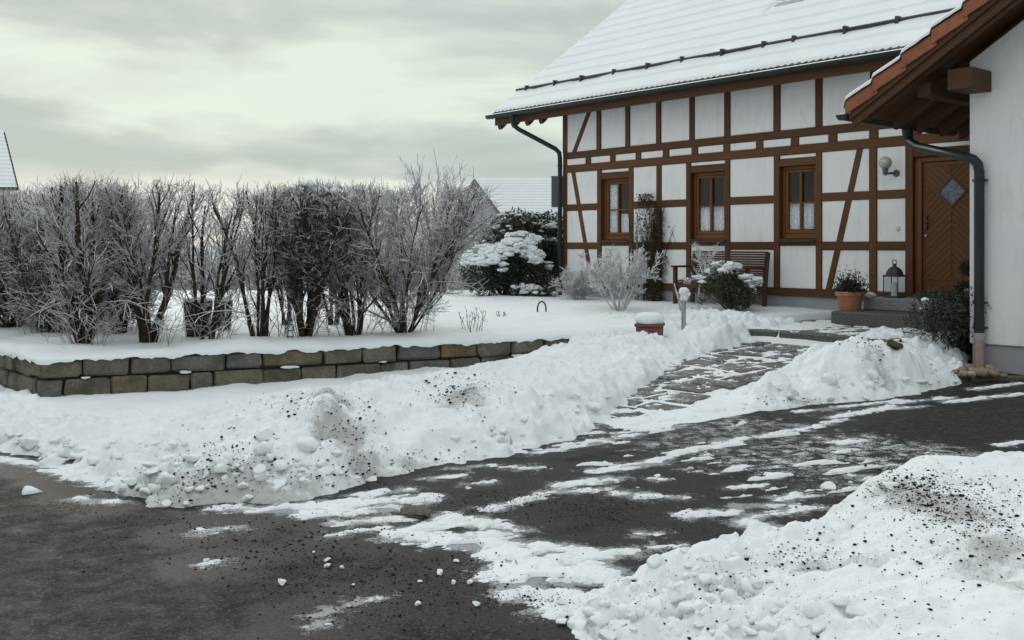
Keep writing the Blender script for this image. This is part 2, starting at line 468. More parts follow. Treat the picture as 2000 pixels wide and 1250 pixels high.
VINE = frosted('vine_twigs', (0.018, 0.015, 0.008), (0.060, 0.048, 0.026), 0.75, 0.35, 0.8)
def make_glass(name, refl=0.5, tint=(0.95, 0.97, 0.98)):
    m, t, b = nmat(name)
    out = t.nodes['Material Output']
    tr = t.nodes.new('ShaderNodeBsdfTransparent'); tr.inputs['Color'].default_value = (*tint, 1)
    gl = t.nodes.new('ShaderNodeBsdfGlossy'); gl.inputs['Roughness'].default_value = 0.03
    fr = t.nodes.new('ShaderNodeFresnel')
    gm = t.nodes.new('ShaderNodeNewGeometry')
    io = math_n(t, 'MULTIPLY_ADD', gm.outputs['Backfacing'], 1 / 1.55 - 1.55); io.node.inputs[2].default_value = 1.55
    t.links.new(io, fr.inputs['IOR'])
    mx = t.nodes.new('ShaderNodeMixShader')
    k = math_n(t, 'MULTIPLY', fr.outputs[0], refl)
    t.links.new(k, mx.inputs[0]); t.links.new(tr.outputs[0], mx.inputs[1]); t.links.new(gl.outputs[0], mx.inputs[2])
    t.links.new(mx.outputs[0], out.inputs['Surface'])
    t.nodes.remove(b)
    return m
GLASS = make_glass('window_glass')
GLASS_SKY = make_glass('rooflight_glass', 1.0, (0.3, 0.33, 0.36))
def make_lace():
    m, t, b = nmat('lace')
    b.inputs['Base Color'].default_value = (0.88, 0.90, 0.93, 1)
    b.inputs['Roughness'].default_value = 0.9
    tc = t.nodes.new('ShaderNodeTexCoord')
    v = t.nodes.new('ShaderNodeTexVoronoi'); v.inputs['Scale'].default_value = 42
    t.links.new(tc.outputs['Object'], v.inputs['Vector'])
    a = ramp(t, v.outputs['Distance'], [(0.2, (0.55, 0.55, 0.55)), (0.55, (1, 1, 1))])
    t.links.new(a, b.inputs['Alpha'])
    return m
LACE = make_lace()
def make_globe():
    m, t, b = nmat('globe_glass')
    c = ramp(t, noise(t, 30, 3), [(0.3, (0.34, 0.33, 0.30)), (0.7, (0.48, 0.47, 0.44))])
    t.links.new(c, b.inputs['Base Color'])
    b.inputs['Roughness'].default_value = 0.12
    return m
GLOBE = make_globe()
def make_bubble():
    m, t, b = nmat('bubble_glass')
    c = ramp(t, noise(t, 26, 4, 0.7), [(0.35, (0.03, 0.045, 0.06)), (0.7, (0.22, 0.27, 0.32))])
    t.links.new(c, b.inputs['Base Color'])
    b.inputs['Roughness'].default_value = 0.1
    bump(t, b, noise(t, 40, 2), 0.6, 0.004)
    return m
BUBBLE = make_bubble()

# ------------------------------------------------------------------ mesh helpers
def tag(o, label=None, cat=None, group=None, kind=None):
    if label: o['label'] = label
    if cat: o['category'] = cat
    if group: o['group'] = group
    if kind: o['kind'] = kind
    return o
def empty(name, loc, rz=0.0):
    o = bpy.data.objects.new(name, None)
    o.empty_display_size = 0.2
    o.location = loc; o.rotation_euler = (0, 0, rz)
    col.objects.link(o)
    return o
def link(name, me, parent=None):
    o = bpy.data.objects.new(name, me)
    col.objects.link(o)
    if parent is not None: o.parent = parent
    return o
def mesh_np(name, verts, faces, material, parent=None, smooth=True, attrs=None):
    verts = np.asarray(verts, np.float32); faces = np.asarray(faces, np.int32)
    me = bpy.data.meshes.new(name)
    nf, k = faces.shape
    me.vertices.add(len(verts)); me.vertices.foreach_set('co', verts.ravel())
    me.loops.add(nf * k); me.loops.foreach_set('vertex_index', faces.ravel())
    me.polygons.add(nf)
    me.polygons.foreach_set('loop_start', np.arange(0, nf * k, k, dtype=np.int32))
    me.update(calc_edges=True)
    me.polygons.foreach_set('use_smooth', np.full(nf, smooth, dtype=bool))
    me.materials.append(material)
    if attrs:
        for an, av in attrs.items():
            a = me.attributes.new(an, 'FLOAT', 'POINT'); a.data.foreach_set('value', np.asarray(av, np.float32))
    return link(name, me, parent)

BOXF = [(0, 3, 2, 1), (4, 5, 6, 7), (0, 1, 5, 4), (1, 2, 6, 5), (2, 3, 7, 6), (3, 0, 4, 7)]
class MB:
    def __init__(s): s.v = []; s.f = []
    def add(s, vs, fs):
        n = len(s.v); s.v += [tuple(p) for p in vs]; s.f += [tuple(i + n for i in f) for f in fs]; return s
    def box(s, x0, x1, y0, y1, z0, z1):
        if x0 > x1: x0, x1 = x1, x0
        if y0 > y1: y0, y1 = y1, y0
        if z0 > z1: z0, z1 = z1, z0
        return s.add([(x0, y0, z0), (x1, y0, z0), (x1, y1, z0), (x0, y1, z0), (x0, y0, z1), (x1, y0, z1), (x1, y1, z1), (x0, y1, z1)], BOXF)
    def bar(s, a, b, w, h, up=(0, 0, 1)):
        """square bar from a to b: w across, h along 'up'"""
        a, b = Vector(a), Vector(b); d = (b - a).normalized()
        x = d.cross(Vector(up)).normalized(); y = x.cross(d).normalized()
        x *= w / 2; y *= h / 2
        return s.add([a - x - y, a + x - y, a + x + y, a - x + y, b - x - y, b + x - y, b + x + y, b - x + y], [(0, 1, 2, 3), (7, 6, 5, 4), (4, 5, 1, 0), (5, 6, 2, 1), (6, 7, 3, 2), (7, 4, 0, 3)])
    def tube(s, pts, rad, n=8, cap=True):
        pts = [Vector(p) for p in pts]
        if not hasattr(rad, '__len__'): rad = [rad] * len(pts)
        rings = []
        ref = Vector((0.31, 0.2, 0.93))
        for i, p in enumerate(pts):
            d = (pts[min(i + 1, len(pts) - 1)] - pts[max(i - 1, 0)]).normalized()
            x = d.cross(ref)
            if x.length < 1e-3: x = d.cross(Vector((1, 0, 0)))
            x.normalize(); y = d.cross(x)
            rings.append([p + (x * math.cos(2 * math.pi * k / n) + y * math.sin(2 * math.pi * k / n)) * rad[i] for k in range(n)])
        vs = [q for r in rings for q in r]
        fs = []
        for i in range(len(pts) - 1):
            for k in range(n):
                a, b = i * n + k, i * n + (k + 1) % n
                fs.append((a, b, b + n, a + n))
        if cap:
            fs.append(tuple(range(n - 1, -1, -1))); m = (len(pts) - 1) * n
            fs.append(tuple(m + k for k in range(n)))
        return s.add(vs, fs)
    def lathe(s, prof, c=(0, 0, 0), n=24, sx=1, sy=1):
        vs = []; fs = []
        for (r, z) in prof:
            for k in range(n):
                a = 2 * math.pi * k / n
                vs.append((c[0] + r * math.cos(a) * sx, c[1] + r * math.sin(a) * sy, c[2] + z))
        for i in range(len(prof) - 1):
            for k in range(n):
                a, b = i * n + k, i * n + (k + 1) % n
                fs.append((a, b, b + n, a + n))
        fs.append(tuple(range(n - 1, -1, -1))); m = (len(prof) - 1) * n
        fs.append(tuple(m + k for k in range(n)))
        return s.add(vs, fs)
    def prism(s, poly, ax, lo, hi):
        """extrude a 2-D polygon; ax = axis of extrusion"""
        def P(p, h):
            return {'x': (h, p[0], p[1]), 'y': (p[0], h, p[1]), 'z': (p[0], p[1], h)}[ax]
        n = len(poly)
        vs = [P(p, lo) for p in poly] + [P(p, hi) for p in poly]
        fs = [tuple(range(n))[::-1], tuple(range(n, 2 * n))] + [(i, (i + 1) % n, (i + 1) % n + n, i + n) for i in range(n)]
        return s.add(vs, fs)
    def lump(s, c, r, seed=0, sub=2, amp=0.25, flat=0.8, facets=0):
        v, f = ico(sub)
        rs = np.random.RandomState(seed)
        off = rs.rand(3) * 50
        p = v * 1.6 + off
        k = 1 + 1.35 * amp * (gnoise(p[:, 0] + p[:, 2] * 0.7, p[:, 1] - p[:, 2] * 0.6, seed % 97) + 0.5 * gnoise(p[:, 0] * 2.3 - p[:, 2], p[:, 1] * 2.3 + p[:, 2] * 1.7, seed % 89))
        if facets:
            v = v.copy()
            for _ in range(facets):
                nn = rs.normal(0, 1, 3); nn /= np.linalg.norm(nn); cc = rs.uniform(.36, .72)
                dd = v @ nn; v = v - np.where(dd > cc, dd - cc, 0)[:, None] * nn
            k = 1 + (k - 1) * .30
        sc = np.array([r * rs.uniform(0.85, 1.2), r * rs.uniform(0.85, 1.2), r * flat])
        q = v * k[:, None] * sc + np.array(c)
        return s.add([tuple(a) for a in q], [tuple(a) for a in f])
    def build(s, name, material, parent=None, smooth=False, bevel=0.0, recalc=True):
        me = bpy.data.meshes.new(name)
        me.from_pydata([tuple(p) for p in s.v], [], s.f)
        if recalc or bevel:
            bm = bmesh.new(); bm.from_mesh(me)
            bmesh.ops.recalc_face_normals(bm, faces=bm.faces)
            if bevel:
                bmesh.ops.bevel(bm, geom=list(bm.edges), offset=bevel, segments=1, affect='EDGES', profile=0.5)
            bm.to_mesh(me); bm.free()
        if smooth:
            me.polygons.foreach_set('use_smooth', [True] * len(me.polygons))
            try: me.set_sharp_from_angle(angle=R(42))
            except Exception: pass
        me.materials.append(material)
        return link(name, me, parent)
_ico = {}
def ico(sub):
    if sub not in _ico:
        bm = bmesh.new(); bmesh.ops.create_icosphere(bm, subdivisions=sub, radius=1.0)
        bm.verts.ensure_lookup_table()
        _ico[sub] = (np.array([v.co[:] for v in bm.verts]), np.array([[x.index for x in f.verts] for f in bm.faces]))
        bm.free()
    return _ico[sub]

def tubes_np(polys, n=3):
    """many thin tapered tubes at once; polys = list of (points (k,3), radii (k,))"""
    V = []; Fc = []; base = 0
    ang = np.arange(n) * 2 * math.pi / n
    ca, sa = np.cos(ang), np.sin(ang)
    byk = {}
    for p, r in polys: byk.setdefault(len(p), []).append((p, r))
    for k, lst in byk.items():
        P = np.array([a[0] for a in lst], float); Rr = np.array([a[1] for a in lst], float)
        D = np.empty_like(P); D[:, 1:-1] = P[:, 2:] - P[:, :-2]; D[:, 0] = P[:, 1] - P[:, 0]; D[:, -1] = P[:, -1] - P[:, -2]
        D /= np.linalg.norm(D, axis=2, keepdims=True) + 1e-9
        ref = np.array([0.37, 0.61, 0.7])
        X = np.cross(D, ref); X /= np.linalg.norm(X, axis=2, keepdims=True) + 1e-9
        Y = np.cross(D, X)
        ring = P[:, :, None, :] + (X[:, :, None, :] * ca[None, None, :, None] + Y[:, :, None, :] * sa[None, None, :, None]) * Rr[:, :, None, None]
        m = len(lst)
        V.append(ring.reshape(-1, 3))
        idx = base + np.arange(m * k * n).reshape(m, k, n)
        a = idx[:, :-1, :]; b = np.roll(idx, -1, axis=2)[:, :-1, :]
        c = np.roll(idx, -1, axis=2)[:, 1:, :]; d = idx[:, 1:, :]
        Fc.append(np.stack([a, b, c, d], axis=-1).reshape(-1, 4))
        base += m * k * n
    return np.concatenate(V), np.concatenate(Fc)

# ------------------------------------------------------------------ ground levels
def z_asphalt(x, y):
    u, v = uv(np.asarray(x, float), np.asarray(y, float))
    return np.interp(v, [1.5, 7.5, 9.5], [0.16, 0.03, 0.0]) + 0.008 * gnoise(np.asarray(x) * 0.8, np.asarray(y) * 0.8, 3)
def z_path(v):
    return np.interp(v, [3.0, 5.0, 6.7, 7.4, 7.7], [0.335, 0.225, 0.080, 0.040, 0.032])
# garden wall lines
WA = np.array(gp(75, 702, 0.42)); WB = np.array(gp(1172, 654, 0.42)); WC = np.array(gp(0, 683, 0.42))
WD = WB - WA; WL = float(np.linalg.norm(WD)); WDn = WD / WL
WNn = np.array([WDn[1], -WDn[0]])                      # out of the wall, towards the street
WS = (WC - WA) / np.linalg.norm(WC - WA)
WSn = np.array([-abs(WS[1]), -abs(WS[0])])
def wall_px(px):
    d = np.array([(px - HX) / F, 1.0])
    M = np.array([d, -WDn]).T
    t, a = np.linalg.solve(M, WA)
    return a

# strokes of thin trodden and shovelled snow on the asphalt: x1, y1, x2, y2 (photo), half width in metres
STROKES = [
 (770,1042,880,1010,.09),(800,1040,980,1060,.13),(880,1005,960,1020,.10),(980,1075,1090,1085,.15),(1000,1110,1150,1110,.17),
 (1060,1060,1180,1075,.09),(1000,1150,1110,1150,.09),(1130,1072,1230,1068,.06),(1080,1180,1170,1160,.09),(900,1050,1000,1030,.09),
 (560,985,830,968,.11),(600,1000,760,988,.08),(660,1015,800,1008,.06),(700,960,800,950,.05),(420,985,560,988,.07),
 (390,1028,460,1022,.028),(385,1036,410,1034,.012),(398,1095,422,1090,.026),(150,968,230,975,.04),
 (960,990,1090,950,.045),(1095,942,1200,932,.07),(1080,955,1190,950,.04),(1160,918,1300,895,.055),(1220,912,1290,902,.05),
 (1310,888,1440,868,.045),(1400,868,1560,845,.045),(1560,845,1650,828,.04),(1625,826,1740,806,.06),(1710,812,1800,808,.04),
 (1740,800,1860,792,.045),(1850,800,1990,788,.05),(1900,778,2000,768,.055),(1560,815,1760,795,.035),
 (1040,882,1190,862,.04),(1100,868,1250,850,.045),(1200,848,1340,835,.04),(1250,830,1420,815,.04),
 (1205,958,1275,964,.06),(1290,966,1338,967,.03),(1278,932,1290,934,.03),(1345,917,1366,921,.025),(1345,1000,1430,994,.065),
 (1430,985,1560,985,.028),(1460,1015,1530,1032,.08),(1480,1003,1600,988,.04),(1520,972,1600,962,.05),(1432,951,1490,948,.03),
 (1245,1035,1290,1031,.022),(1270,1060,1310,1060,.025),(1335,1062,1370,1068,.03),
 (985,908,1012,906,.022),(1022,912,1058,910,.018),(952,985,968,981,.035),(870,910,960,905,.018),(1662,930,1696,930,.02),(1955,880,2000,874,.03),
 (620,1197,680,1180,.012),(680,1175,740,1160,.014),(606,1215,640,1208,.01),(1095,1185,1140,1200,.03),
 (760,905,860,900,.03),(820,930,900,922,.03),(900,940,960,935,.02),(640,1040,760,1025,.02),
 (180,930,330,960,.10),(0,890,120,910,.05),(100,915,220,945,.06),
]
def stroke_sdf(x, y):
    d = np.full(np.shape(x), 9.0)
    for x1, y1, x2, y2, hw in STROKES:
        a = np.array(gp(x1, y1, 0.02)); b = np.array(gp(x2, y2, 0.02)); ab = b - a
        t = np.clip(((x - a[0]) * ab[0] + (y - a[1]) * ab[1]) / (ab @ ab + 1e-9), 0, 1)
        d = np.minimum(d, np.hypot(x - a[0] - t * ab[0], y - a[1] - t * ab[1]) - hw)
    return d

# terrain: one snowy sheet to the horizon, dropping behind the garden
def terrain():
    xs = np.concatenate([-np.geomspace(900, 18, 22), np.linspace(-16, 26, 43), np.geomspace(28, 900, 22)])
    ys = np.concatenate([-np.geomspace(300, 12, 10), np.linspace(-10, 30, 41), np.geomspace(32, 1500, 30)])
    X, Y = np.meshgrid(xs, ys)
    far = sstep(24, 42, Y) + sstep(8, 20, -X) * 0.4
    Z = -0.16 - 2.6 * np.clip(far, 0, 1) + 0.5 * fbm(X * 0.02, Y * 0.02, 3, 5) * sstep(45, 90, np.hypot(X, Y))
    n, m = Y.shape
    idx = np.arange(n * m).reshape(n, m)
    f = np.stack([idx[:-1, :-1], idx[:-1, 1:], idx[1:, 1:], idx[1:, :-1]], -1).reshape(-1, 4)
    o = mesh_np('terrain', np.stack([X, Y, Z], -1).reshape(-1, 3), f, SNOW)
    tag(o, 'snow covered land falling away behind the garden', kind='structure')
terrain()

def asphalt():
    xs = np.arange(-13, 13.01, 0.055); ys = np.concatenate([np.linspace(-6, 1.1, 12), np.arange(1.2, 13.5, 0.055)])
    X, Y = np.meshgrid(xs, ys)
    Z = z_asphalt(X, Y)
    sd = stroke_sdf(X, Y)
    u, v = uv(X, Y)
    slush = sstep(8.9, 7.9, v) * sstep(6.0, 6.6, v) * sstep(6.0, 8.0, u) * 0.52
    slush = np.maximum(slush, np.maximum(sstep(0.22, -0.02, sd) * 0.55, sstep(0.07, -0.02, sd) * 0.86))
    slush = np.maximum(slush, sstep(9.6, 8.2, v) * sstep(11.5, 9.5, u) * 0.26)
    n, m = Y.shape
    idx = np.arange(n * m).reshape(n, m)
    f = np.stack([idx[:-1, :-1], idx[:-1, 1:], idx[1:, 1:], idx[1:, :-1]], -1).reshape(-1, 4)
    o = mesh_np('road', np.stack([X, Y, Z], -1).reshape(-1, 3), f, ASPHALT, attrs={'frost': slush.ravel(), 'wet': np.maximum(sstep(0.55, 0.0, sd) * .8, np.clip(.35 * fbm(X * .6, Y * .6, 3, 33), 0, 1)).ravel()})
    tag(o, 'damp dark asphalt street and drive with scattered grit', kind='structure')
asphalt()

# ------------------------------------------------------------------ snow: heaps, banks, garden
TOPS = []                                 # height grids, to set things down on
def top_z(x, y):
    x = np.asarray(x, float); y = np.asarray(y, float)
    z = z_asphalt(x, y)
    for (x0, y0, d, Z) in TOPS:
        i = np.clip(np.rint((x - x0) / d).astype(int), 0, Z.shape[1] - 1); j = np.clip(np.rint((y - y0) / d).astype(int), 0, Z.shape[0] - 1)
        ok = (x >= x0) & (x <= x0 + d * (Z.shape[1] - 1)) & (y >= y0) & (y <= y0 + d * (Z.shape[0] - 1))
        z = np.where(ok, np.maximum(z, Z[j, i]), z)
    return z
def hit(px, py):
    """where the line of sight through a pixel of the photo meets the ground or snow"""
    px = np.atleast_1d(np.asarray(px, float)); py = np.atleast_1d(np.asarray(py, float))
    t = np.full(px.shape, 3.2); live = np.arange(len(px))
    for stp in (0.06, 0.008):
        live = np.arange(len(px))
        for k in range(260 if stp > .01 else 12):
            x = (px[live] - HX) / F * t[live]; z = CZ + (HY - py[live]) / F * t[live]
            live = live[z > top_z(x, t[live])]
            if not len(live): break
            t[live] += stp
        if stp > .01: t = np.maximum(t - .06, 3.2)
    x = (px - HX) / F * t
    return x, t, top_z(x, t)
def poly_sdf(x, y, P):
    """distance to the outline, positive inside"""
    P = np.asarray(P, float); n = len(P)
    d = np.full(x.shape, 99.0); ins = np.zeros(x.shape, bool)
    for i in range(n):
        a, b = P[i], P[(i + 1) % n]; ab = b - a
        t = np.clip(((x - a[0]) * ab[0] + (y - a[1]) * ab[1]) / (ab @ ab + 1e-12), 0, 1)
        d = np.minimum(d, np.hypot(x - a[0] - t * ab[0], y - a[1] - t * ab[1]))
        c = ((a[1] > y) != (b[1] > y)) & (x < (b[0] - a[0]) * (y - a[1]) / (b[1] - a[1] + 1e-12) + a[0])
        ins ^= c
    return np.where(ins, d, -d)
def idw(x, y, C, soft=0.14, p=1.7):
    num = 0; den = 0
    for cx, cy, cz in C:
        w = 1.0 / ((x - cx) ** 2 + (y - cy) ** 2 + soft * soft) ** p
        num = num + w * cz; den = den + w
    return num / den
def grid_mesh(name, X, Y, Z, keep, material, attrs=None, extra=None):
    n, m = X.shape
    cell = keep[:-1, :-1] | keep[:-1, 1:] | keep[1:, 1:] | keep[1:, :-1]
    idx = np.arange(n * m).reshape(n, m)
    f = np.stack([idx[:-1, :-1], idx[:-1, 1:], idx[1:, 1:], idx[1:, :-1]], -1)[cell]
    used = np.unique(f); remap = np.full(n * m, -1); remap[used] = np.arange(len(used))
    v = np.stack([X, Y, Z], -1).reshape(-1, 3)[used]; f = remap[f]
    A = {k: a.ravel()[used] for k, a in (attrs or {}).items()}
    if extra is not None and len(extra.v):
        ev = np.array(extra.v); ef = np.array(extra.f)
        ef = np.concatenate([ef, ef[:, -1:]], 1) if ef.shape[1] == 3 else ef
        me_v = np.concatenate([v, ev])
        # triangles of the loose lumps are appended as separate polygons
        o = mesh_mixed(name, me_v, f, np.array(extra.f) + len(v), material, {k: np.concatenate([a, np.full(len(ev), 0.12)]) for k, a in A.items()})
    else:
        o = mesh_np(name, v, f, material, attrs=A)
    return o
def mesh_mixed(name, verts, quads, tris, material, attrs):
    me = bpy.data.meshes.new(name)
    verts = np.asarray(verts, np.float32)
    me.vertices.add(len(verts)); me.vertices.foreach_set('co', verts.ravel())
    li = np.concatenate([quads.ravel(), tris.ravel()]).astype(np.int32)
    me.loops.add(len(li)); me.loops.foreach_set('vertex_index', li)
    nq, ntr = len(quads), len(tris)
    me.polygons.add(nq + ntr)
    me.polygons.foreach_set('loop_start', np.concatenate([np.arange(nq) * 4, nq * 4 + np.arange(ntr) * 3]).astype(np.int32))
    me.update(calc_edges=True)
    me.polygons.foreach_set('use_smooth', np.full(nq + ntr, True, dtype=bool))
    me.materials.append(material)
    for an, av in attrs.items():
        a = me.attributes.new(an, 'FLOAT', 'POINT'); a.data.foreach_set('value', np.asarray(av, np.float32))
    return link(name, me)
def z_base(x, y):
    u, v = uv(x, y)
    za = z_asphalt(x, y)
    zp = np.where(v < 3.0, 0.48, z_path(v))
    m = sstep(6.0, 6.4, u) * sstep(9.5, 8.9, u) * sstep(8.1, 7.7, v)
    return za + m * np.maximum(zp - za, 0)
def px_pts(lst):
    return [(*gp(a, b, c), c) if True else None for a, b, c in lst]

def heap(name, outline, ctrl, d, edge, chunk, seed, dirt=(), lumps=(), label='', wobble=1.0, rough=1.0, smooth_zone=None):
    P = np.array([(p[0], p[1]) for p in outline])
    x0, y0 = P.min(0) - 0.25; x1, y1 = P.max(0) + 0.25
    X, Y = np.meshgrid(np.arange(x0, x1, d), np.arange(y0, y1, d))
    sd = poly_sdf(X, Y, P)
    sd = sd + wobble * (0.075 * fbm(X * 2.1, Y * 2.1, 3, seed) + 0.03 * fbm(X * 9, Y * 9, 3, seed + 5))
    base = z_base(X, Y)
    H = idw(X, Y, ctrl) - base - 0.035 * rough
    prof = np.clip(sd / (edge * (1 + 0.7 * np.clip(fbm(X * 0.9, Y * 0.9, 2, seed + 60), -0.8, 1))), 0, 1) ** 0.72
    prof = prof * (2 - prof) * 0.55 + prof * 0.45
    calm = np.ones_like(X) if smooth_zone is None else smooth_zone(X, Y)
    ck = np.clip(chunk * (0.75 + 0.9 * fbm(X * 1.1 + 5, Y * 1.1, 2, seed + 31)), 0, 1.6) * calm
    wx = X + 0.05 * gnoise(X * 7, Y * 7, seed + 40); wy = Y + 0.05 * gnoise(X * 7 + 9, Y * 7, seed + 41)
    w1, h1 = worley(wx * 4.2, wy * 4.2, seed + 11); w2, h2 = worley(wx * 10, wy * 10, seed + 12); w3, h3 = worley(wx * 23, wy * 23, seed + 14)
    rid = 1 - np.abs(fbm(X * 2.6 + 3, Y * 2.6, 4, seed + 8, 0.55)) * 1.6
    nz = (0.055 * fbm(X * 1.7, Y * 1.7, 4, seed + 1) + 0.055 * (rid - 0.45) * calm) * rough * (0.25 + 0.75 * calm)
    nz = nz + ck * (0.150 * (0.30 - w1 ** 2 * 1.25) * (0.15 + 1.1 * h1) + 0.060 * (0.30 - w2 ** 2 * 1.25) * (0.15 + 1.3 * h2) + 0.018 * (0.3 - w3 ** 2 * 1.2) * (0.2 + h3)) + ck * 0.010 * fbm(X * 16, Y * 16, 3, seed + 3)
    slab = np.floor(3.0 * fbm(X * 3.3, Y * 3.3, 2, seed + 50)) / 3.0
    nz = nz + ck * 0.035 * slab
    Z = base + np.where(sd > 0, np.maximum(H, 0.03) * prof + nz * np.clip(sd / 0.10, 0.15, 1), np.maximum(sd * 0.7, -0.06)) + np.where(sd > 0, 0.004, 0)
    keep = sd > -0.04
    dm = np.zeros_like(X)
    for (bx, by, br, ba) in dirt:
        dm = np.maximum(dm, ba * np.exp(-((X - bx) ** 2 + (Y - by) ** 2) / (br * br)))
    dm = dm + 0.16 * sstep(0.3, 0.0, sd) + 0.10 * ck * np.clip(w2, 0, 1)
    TOPS.append((x0, y0, d, np.where(keep, Z, -9.0)))
    ex = MB()
    rs = np.random.RandomState(seed)
    for k, (a, b, rpx, cnt, spx, spy) in enumerate(lumps):
        qx = a + rs.normal(0, 1, cnt) * spx; qy = b + rs.normal(0, 1, cnt) * spy
        hx, hy, hz = hit(qx, qy)
        for i in range(cnt):
            if hz[i] < base.min() + 0.01: continue
            rr = rpx / F * hy[i] * np.exp(np.clip(rs.normal(-.08, .36), -1, .5))
            ex.lump((hx[i], hy[i], hz[i] + rr * rs.uniform(-0.45, 0.15)), rr, seed * 131 + k * 17 + i, 3 if rr > 0.03 else 2, rs.uniform(0.3, 0.5), rs.uniform(0.55, 0.9), rs.randint(5, 10))
    o = grid_mesh(name, X, Y, Z, keep, SNOW_DIRTY, {'dirt': dm}, ex)
    tag(o, label, 'snow pile')
    return o
def pw(lst):
    return [gp(a, b, c) for a, b, c in lst]
def dirt_px(lst):
    out = []
    for a, b, z, r, am in lst:
        x, y = gp(a, b, z); out.append((x, y, r, am))
    return out

# --- the long bank: from the street corner along the garden wall and up beside the path
front = pw([(-260,858,0),(-60,878,0),(0,882,0),(90,905,0),(180,935,0),(235,968,0),(330,985,0),(450,988,0),(560,982,0),(640,962,0),(720,938,0),(800,920,0),(880,905,.01),(960,893,.02),(1040,872,.03),(1110,850,.04),(1165,830,.04),(1195,800,.07),(1232,775,.10),(1275,745,.16),(1310,718,.22),(1335,700,.26),(1395,686,.29),(1450,672,.33),(1478,668,.34)])
back = [W(6.75, 3.02, 0)[:2], W(6.85, 2.2, 0)[:2], W(6.5, 1.6, 0)[:2], W(5.2, 0.95, 0)[:2], W(3.9, 1.6, 0)[:2], W(3.5, 3.6, 0)[:2]]
wb = WA + WDn * WL
back += [tuple(wb - WNn * 0.18), tuple(WA - WNn * 0.15), tuple(WA + WS * 0.1), tuple(WA + WS * 4.2 - WSn * 0.1)]
ctrl = [(*gp(a, b, c), c) for a, b, c in [
 (75,782,.0),(200,778,.02),(350,764,.06),(500,750,.09),(650,738,.12),(800,723,.15),(900,707,.175),(1000,691,.22),(1080,673,.27),(1150,658,.36),
 (300,800,.08),(450,792,.10),(150,815,.08),(60,765,.10),(30,775,.16),(-40,770,.15),(30,830,.17),(100,850,.16),(550,790,.13),(-150,820,.15),
 (640,768,.46),(606,782,.45),(690,782,.43),(585,830,.33),(640,840,.32),(700,850,.29),(760,860,.22),(520,848,.36),(480,872,.30),(540,880,.30),(440,900,.20),(370,900,.17),(300,868,.15),(200,880,.12),(150,870,.14),(330,940,.10),(450,945,.12),(560,930,.17),(640,920,.13),
 (900,735,.42),(945,752,.40),(850,758,.36),(820,780,.29),(900,800,.30),(1000,790,.33),(780,840,.22),(960,850,.20),(880,860,.17),(740,800,.26),
 (1100,700,.36),(1150,672,.42),(1200,652,.51),(1180,700,.41),(1250,690,.52),(1285,668,.56),(1310,690,.42),(1050,760,.34),(1100,800,.32),(1000,850,.17),(1080,830,.20),(1150,770,.34),(1200,740,.34),(1230,720,.36),(1290,700,.36),(1150,800,.20),
 (1350,660,.46),(1400,625,.62),(1400,660,.46),(1440,605,.78),(1470,589,.86),(1500,605,.78),(1530,618,.62),(1440,640,.58),(1480,640,.52),(1380,612,.66),(1500,650,.48)]]
ctrl += [(*W(4.6, 1.6, 0)[:2], .60), (*W(4.4, 3.0, 0)[:2], .52)]
def calm_main(X, Y):
    dw = (X - WA[0]) * WNn[0] + (Y - WA[1]) * WNn[1]
    al = (X - WA[0]) * WDn[0] + (Y - WA[1]) * WDn[1]
    c = sstep(1.1, 1.9, dw + 0.25 * gnoise(X * 1.2, Y * 1.2, 77)) * sstep(-1.0, 0.0, al)
    c = np.where(al < 0, 0.8, c)
    c = np.maximum(c, sstep(WL - 1.7, WL - 0.7, al))
    return 0.10 + 0.90 * c
heap('snow_bank', front + back, ctrl, 0.021, 0.52, 1.05, 3,
     dirt_px([(660,800,.42,.22,1.0),(700,840,.32,.25,.7),(900,765,.38,.25,.8),(470,890,.28,.35,.85),(530,905,.25,.3,.7),(400,935,.14,.4,.75),(300,940,.1,.4,.5),(590,945,.1,.3,.5),(800,890,.1,.25,.4),(640,770,.46,.2,.8)]),
     [(520,880,19,9,45,22),(420,930,14,24,90,22),(250,945,16,18,70,16),(160,890,16,16,90,18),(60,870,14,14,60,14),(620,930,10,16,90,18),(300,870,12,12,120,16),(960,860,10,12,80,16),(1150,790,10,10,50,18)],
     'long shovelled snow bank between the stone garden wall and the street, dirty at its foot', 1.55, 1.0, calm_main)

# --- the heap in the right foreground
rf = pw([(1095,1232,0),(1120,1180,0),(1180,1140,0),(1260,1120,0),(1330,1110,.0),(1400,1088,.0),(1480,1078,.0),(1560,1055,.0),(1640,1020,.0),(1720,985,.0),(1800,965,.01),(1900,950,.01),(2060,930,.01),(2350,915,.01)])
rf += [(6.5, 5.2), (6.5, 3.6), (3.6, 2.2), (1.2, 2.4), (0.35, 3.3)]
rc = [(*gp(a, b, c), c) for a, b, c in [
 (1130,1215,.06),(1180,1160,.10),(1240,1110,.14),(1300,1110,.15),(1350,1120,.16),(1412,1062,.20),(1440,1090,.18),(1400,1150,.16),(1300,1180,.12),(1200,1230,.10),(1350,1240,.13),(1480,1080,.16),(1540,1050,.20),(1600,1010,.25),(1650,975,.29),(1700,945,.33),(1735,920,.37),(1790,912,.38),(1850,905,.38),(1900,908,.34),(1950,905,.33),(2000,900,.33),(2100,895,.32),
 (1600,1080,.24),(1700,1050,.30),(1800,1010,.34),(1900,1010,.35),(2000,1000,.35),(1500,1150,.18),(1600,1150,.23),(1700,1150,.27),(1800,1150,.30),(1900,1150,.33),(2000,1150,.36),(1500,1240,.16),(1700,1245,.24),(1900,1245,.30),(2050,1245,.34),(1780,960,.37),(1860,960,.38)]]
rc += [(3.4, 3.2, .4), (2.4, 3.0, .3), (4.5, 5.0, .30), (6.0, 4.6, .28), (1.0, 3.0, .1)]
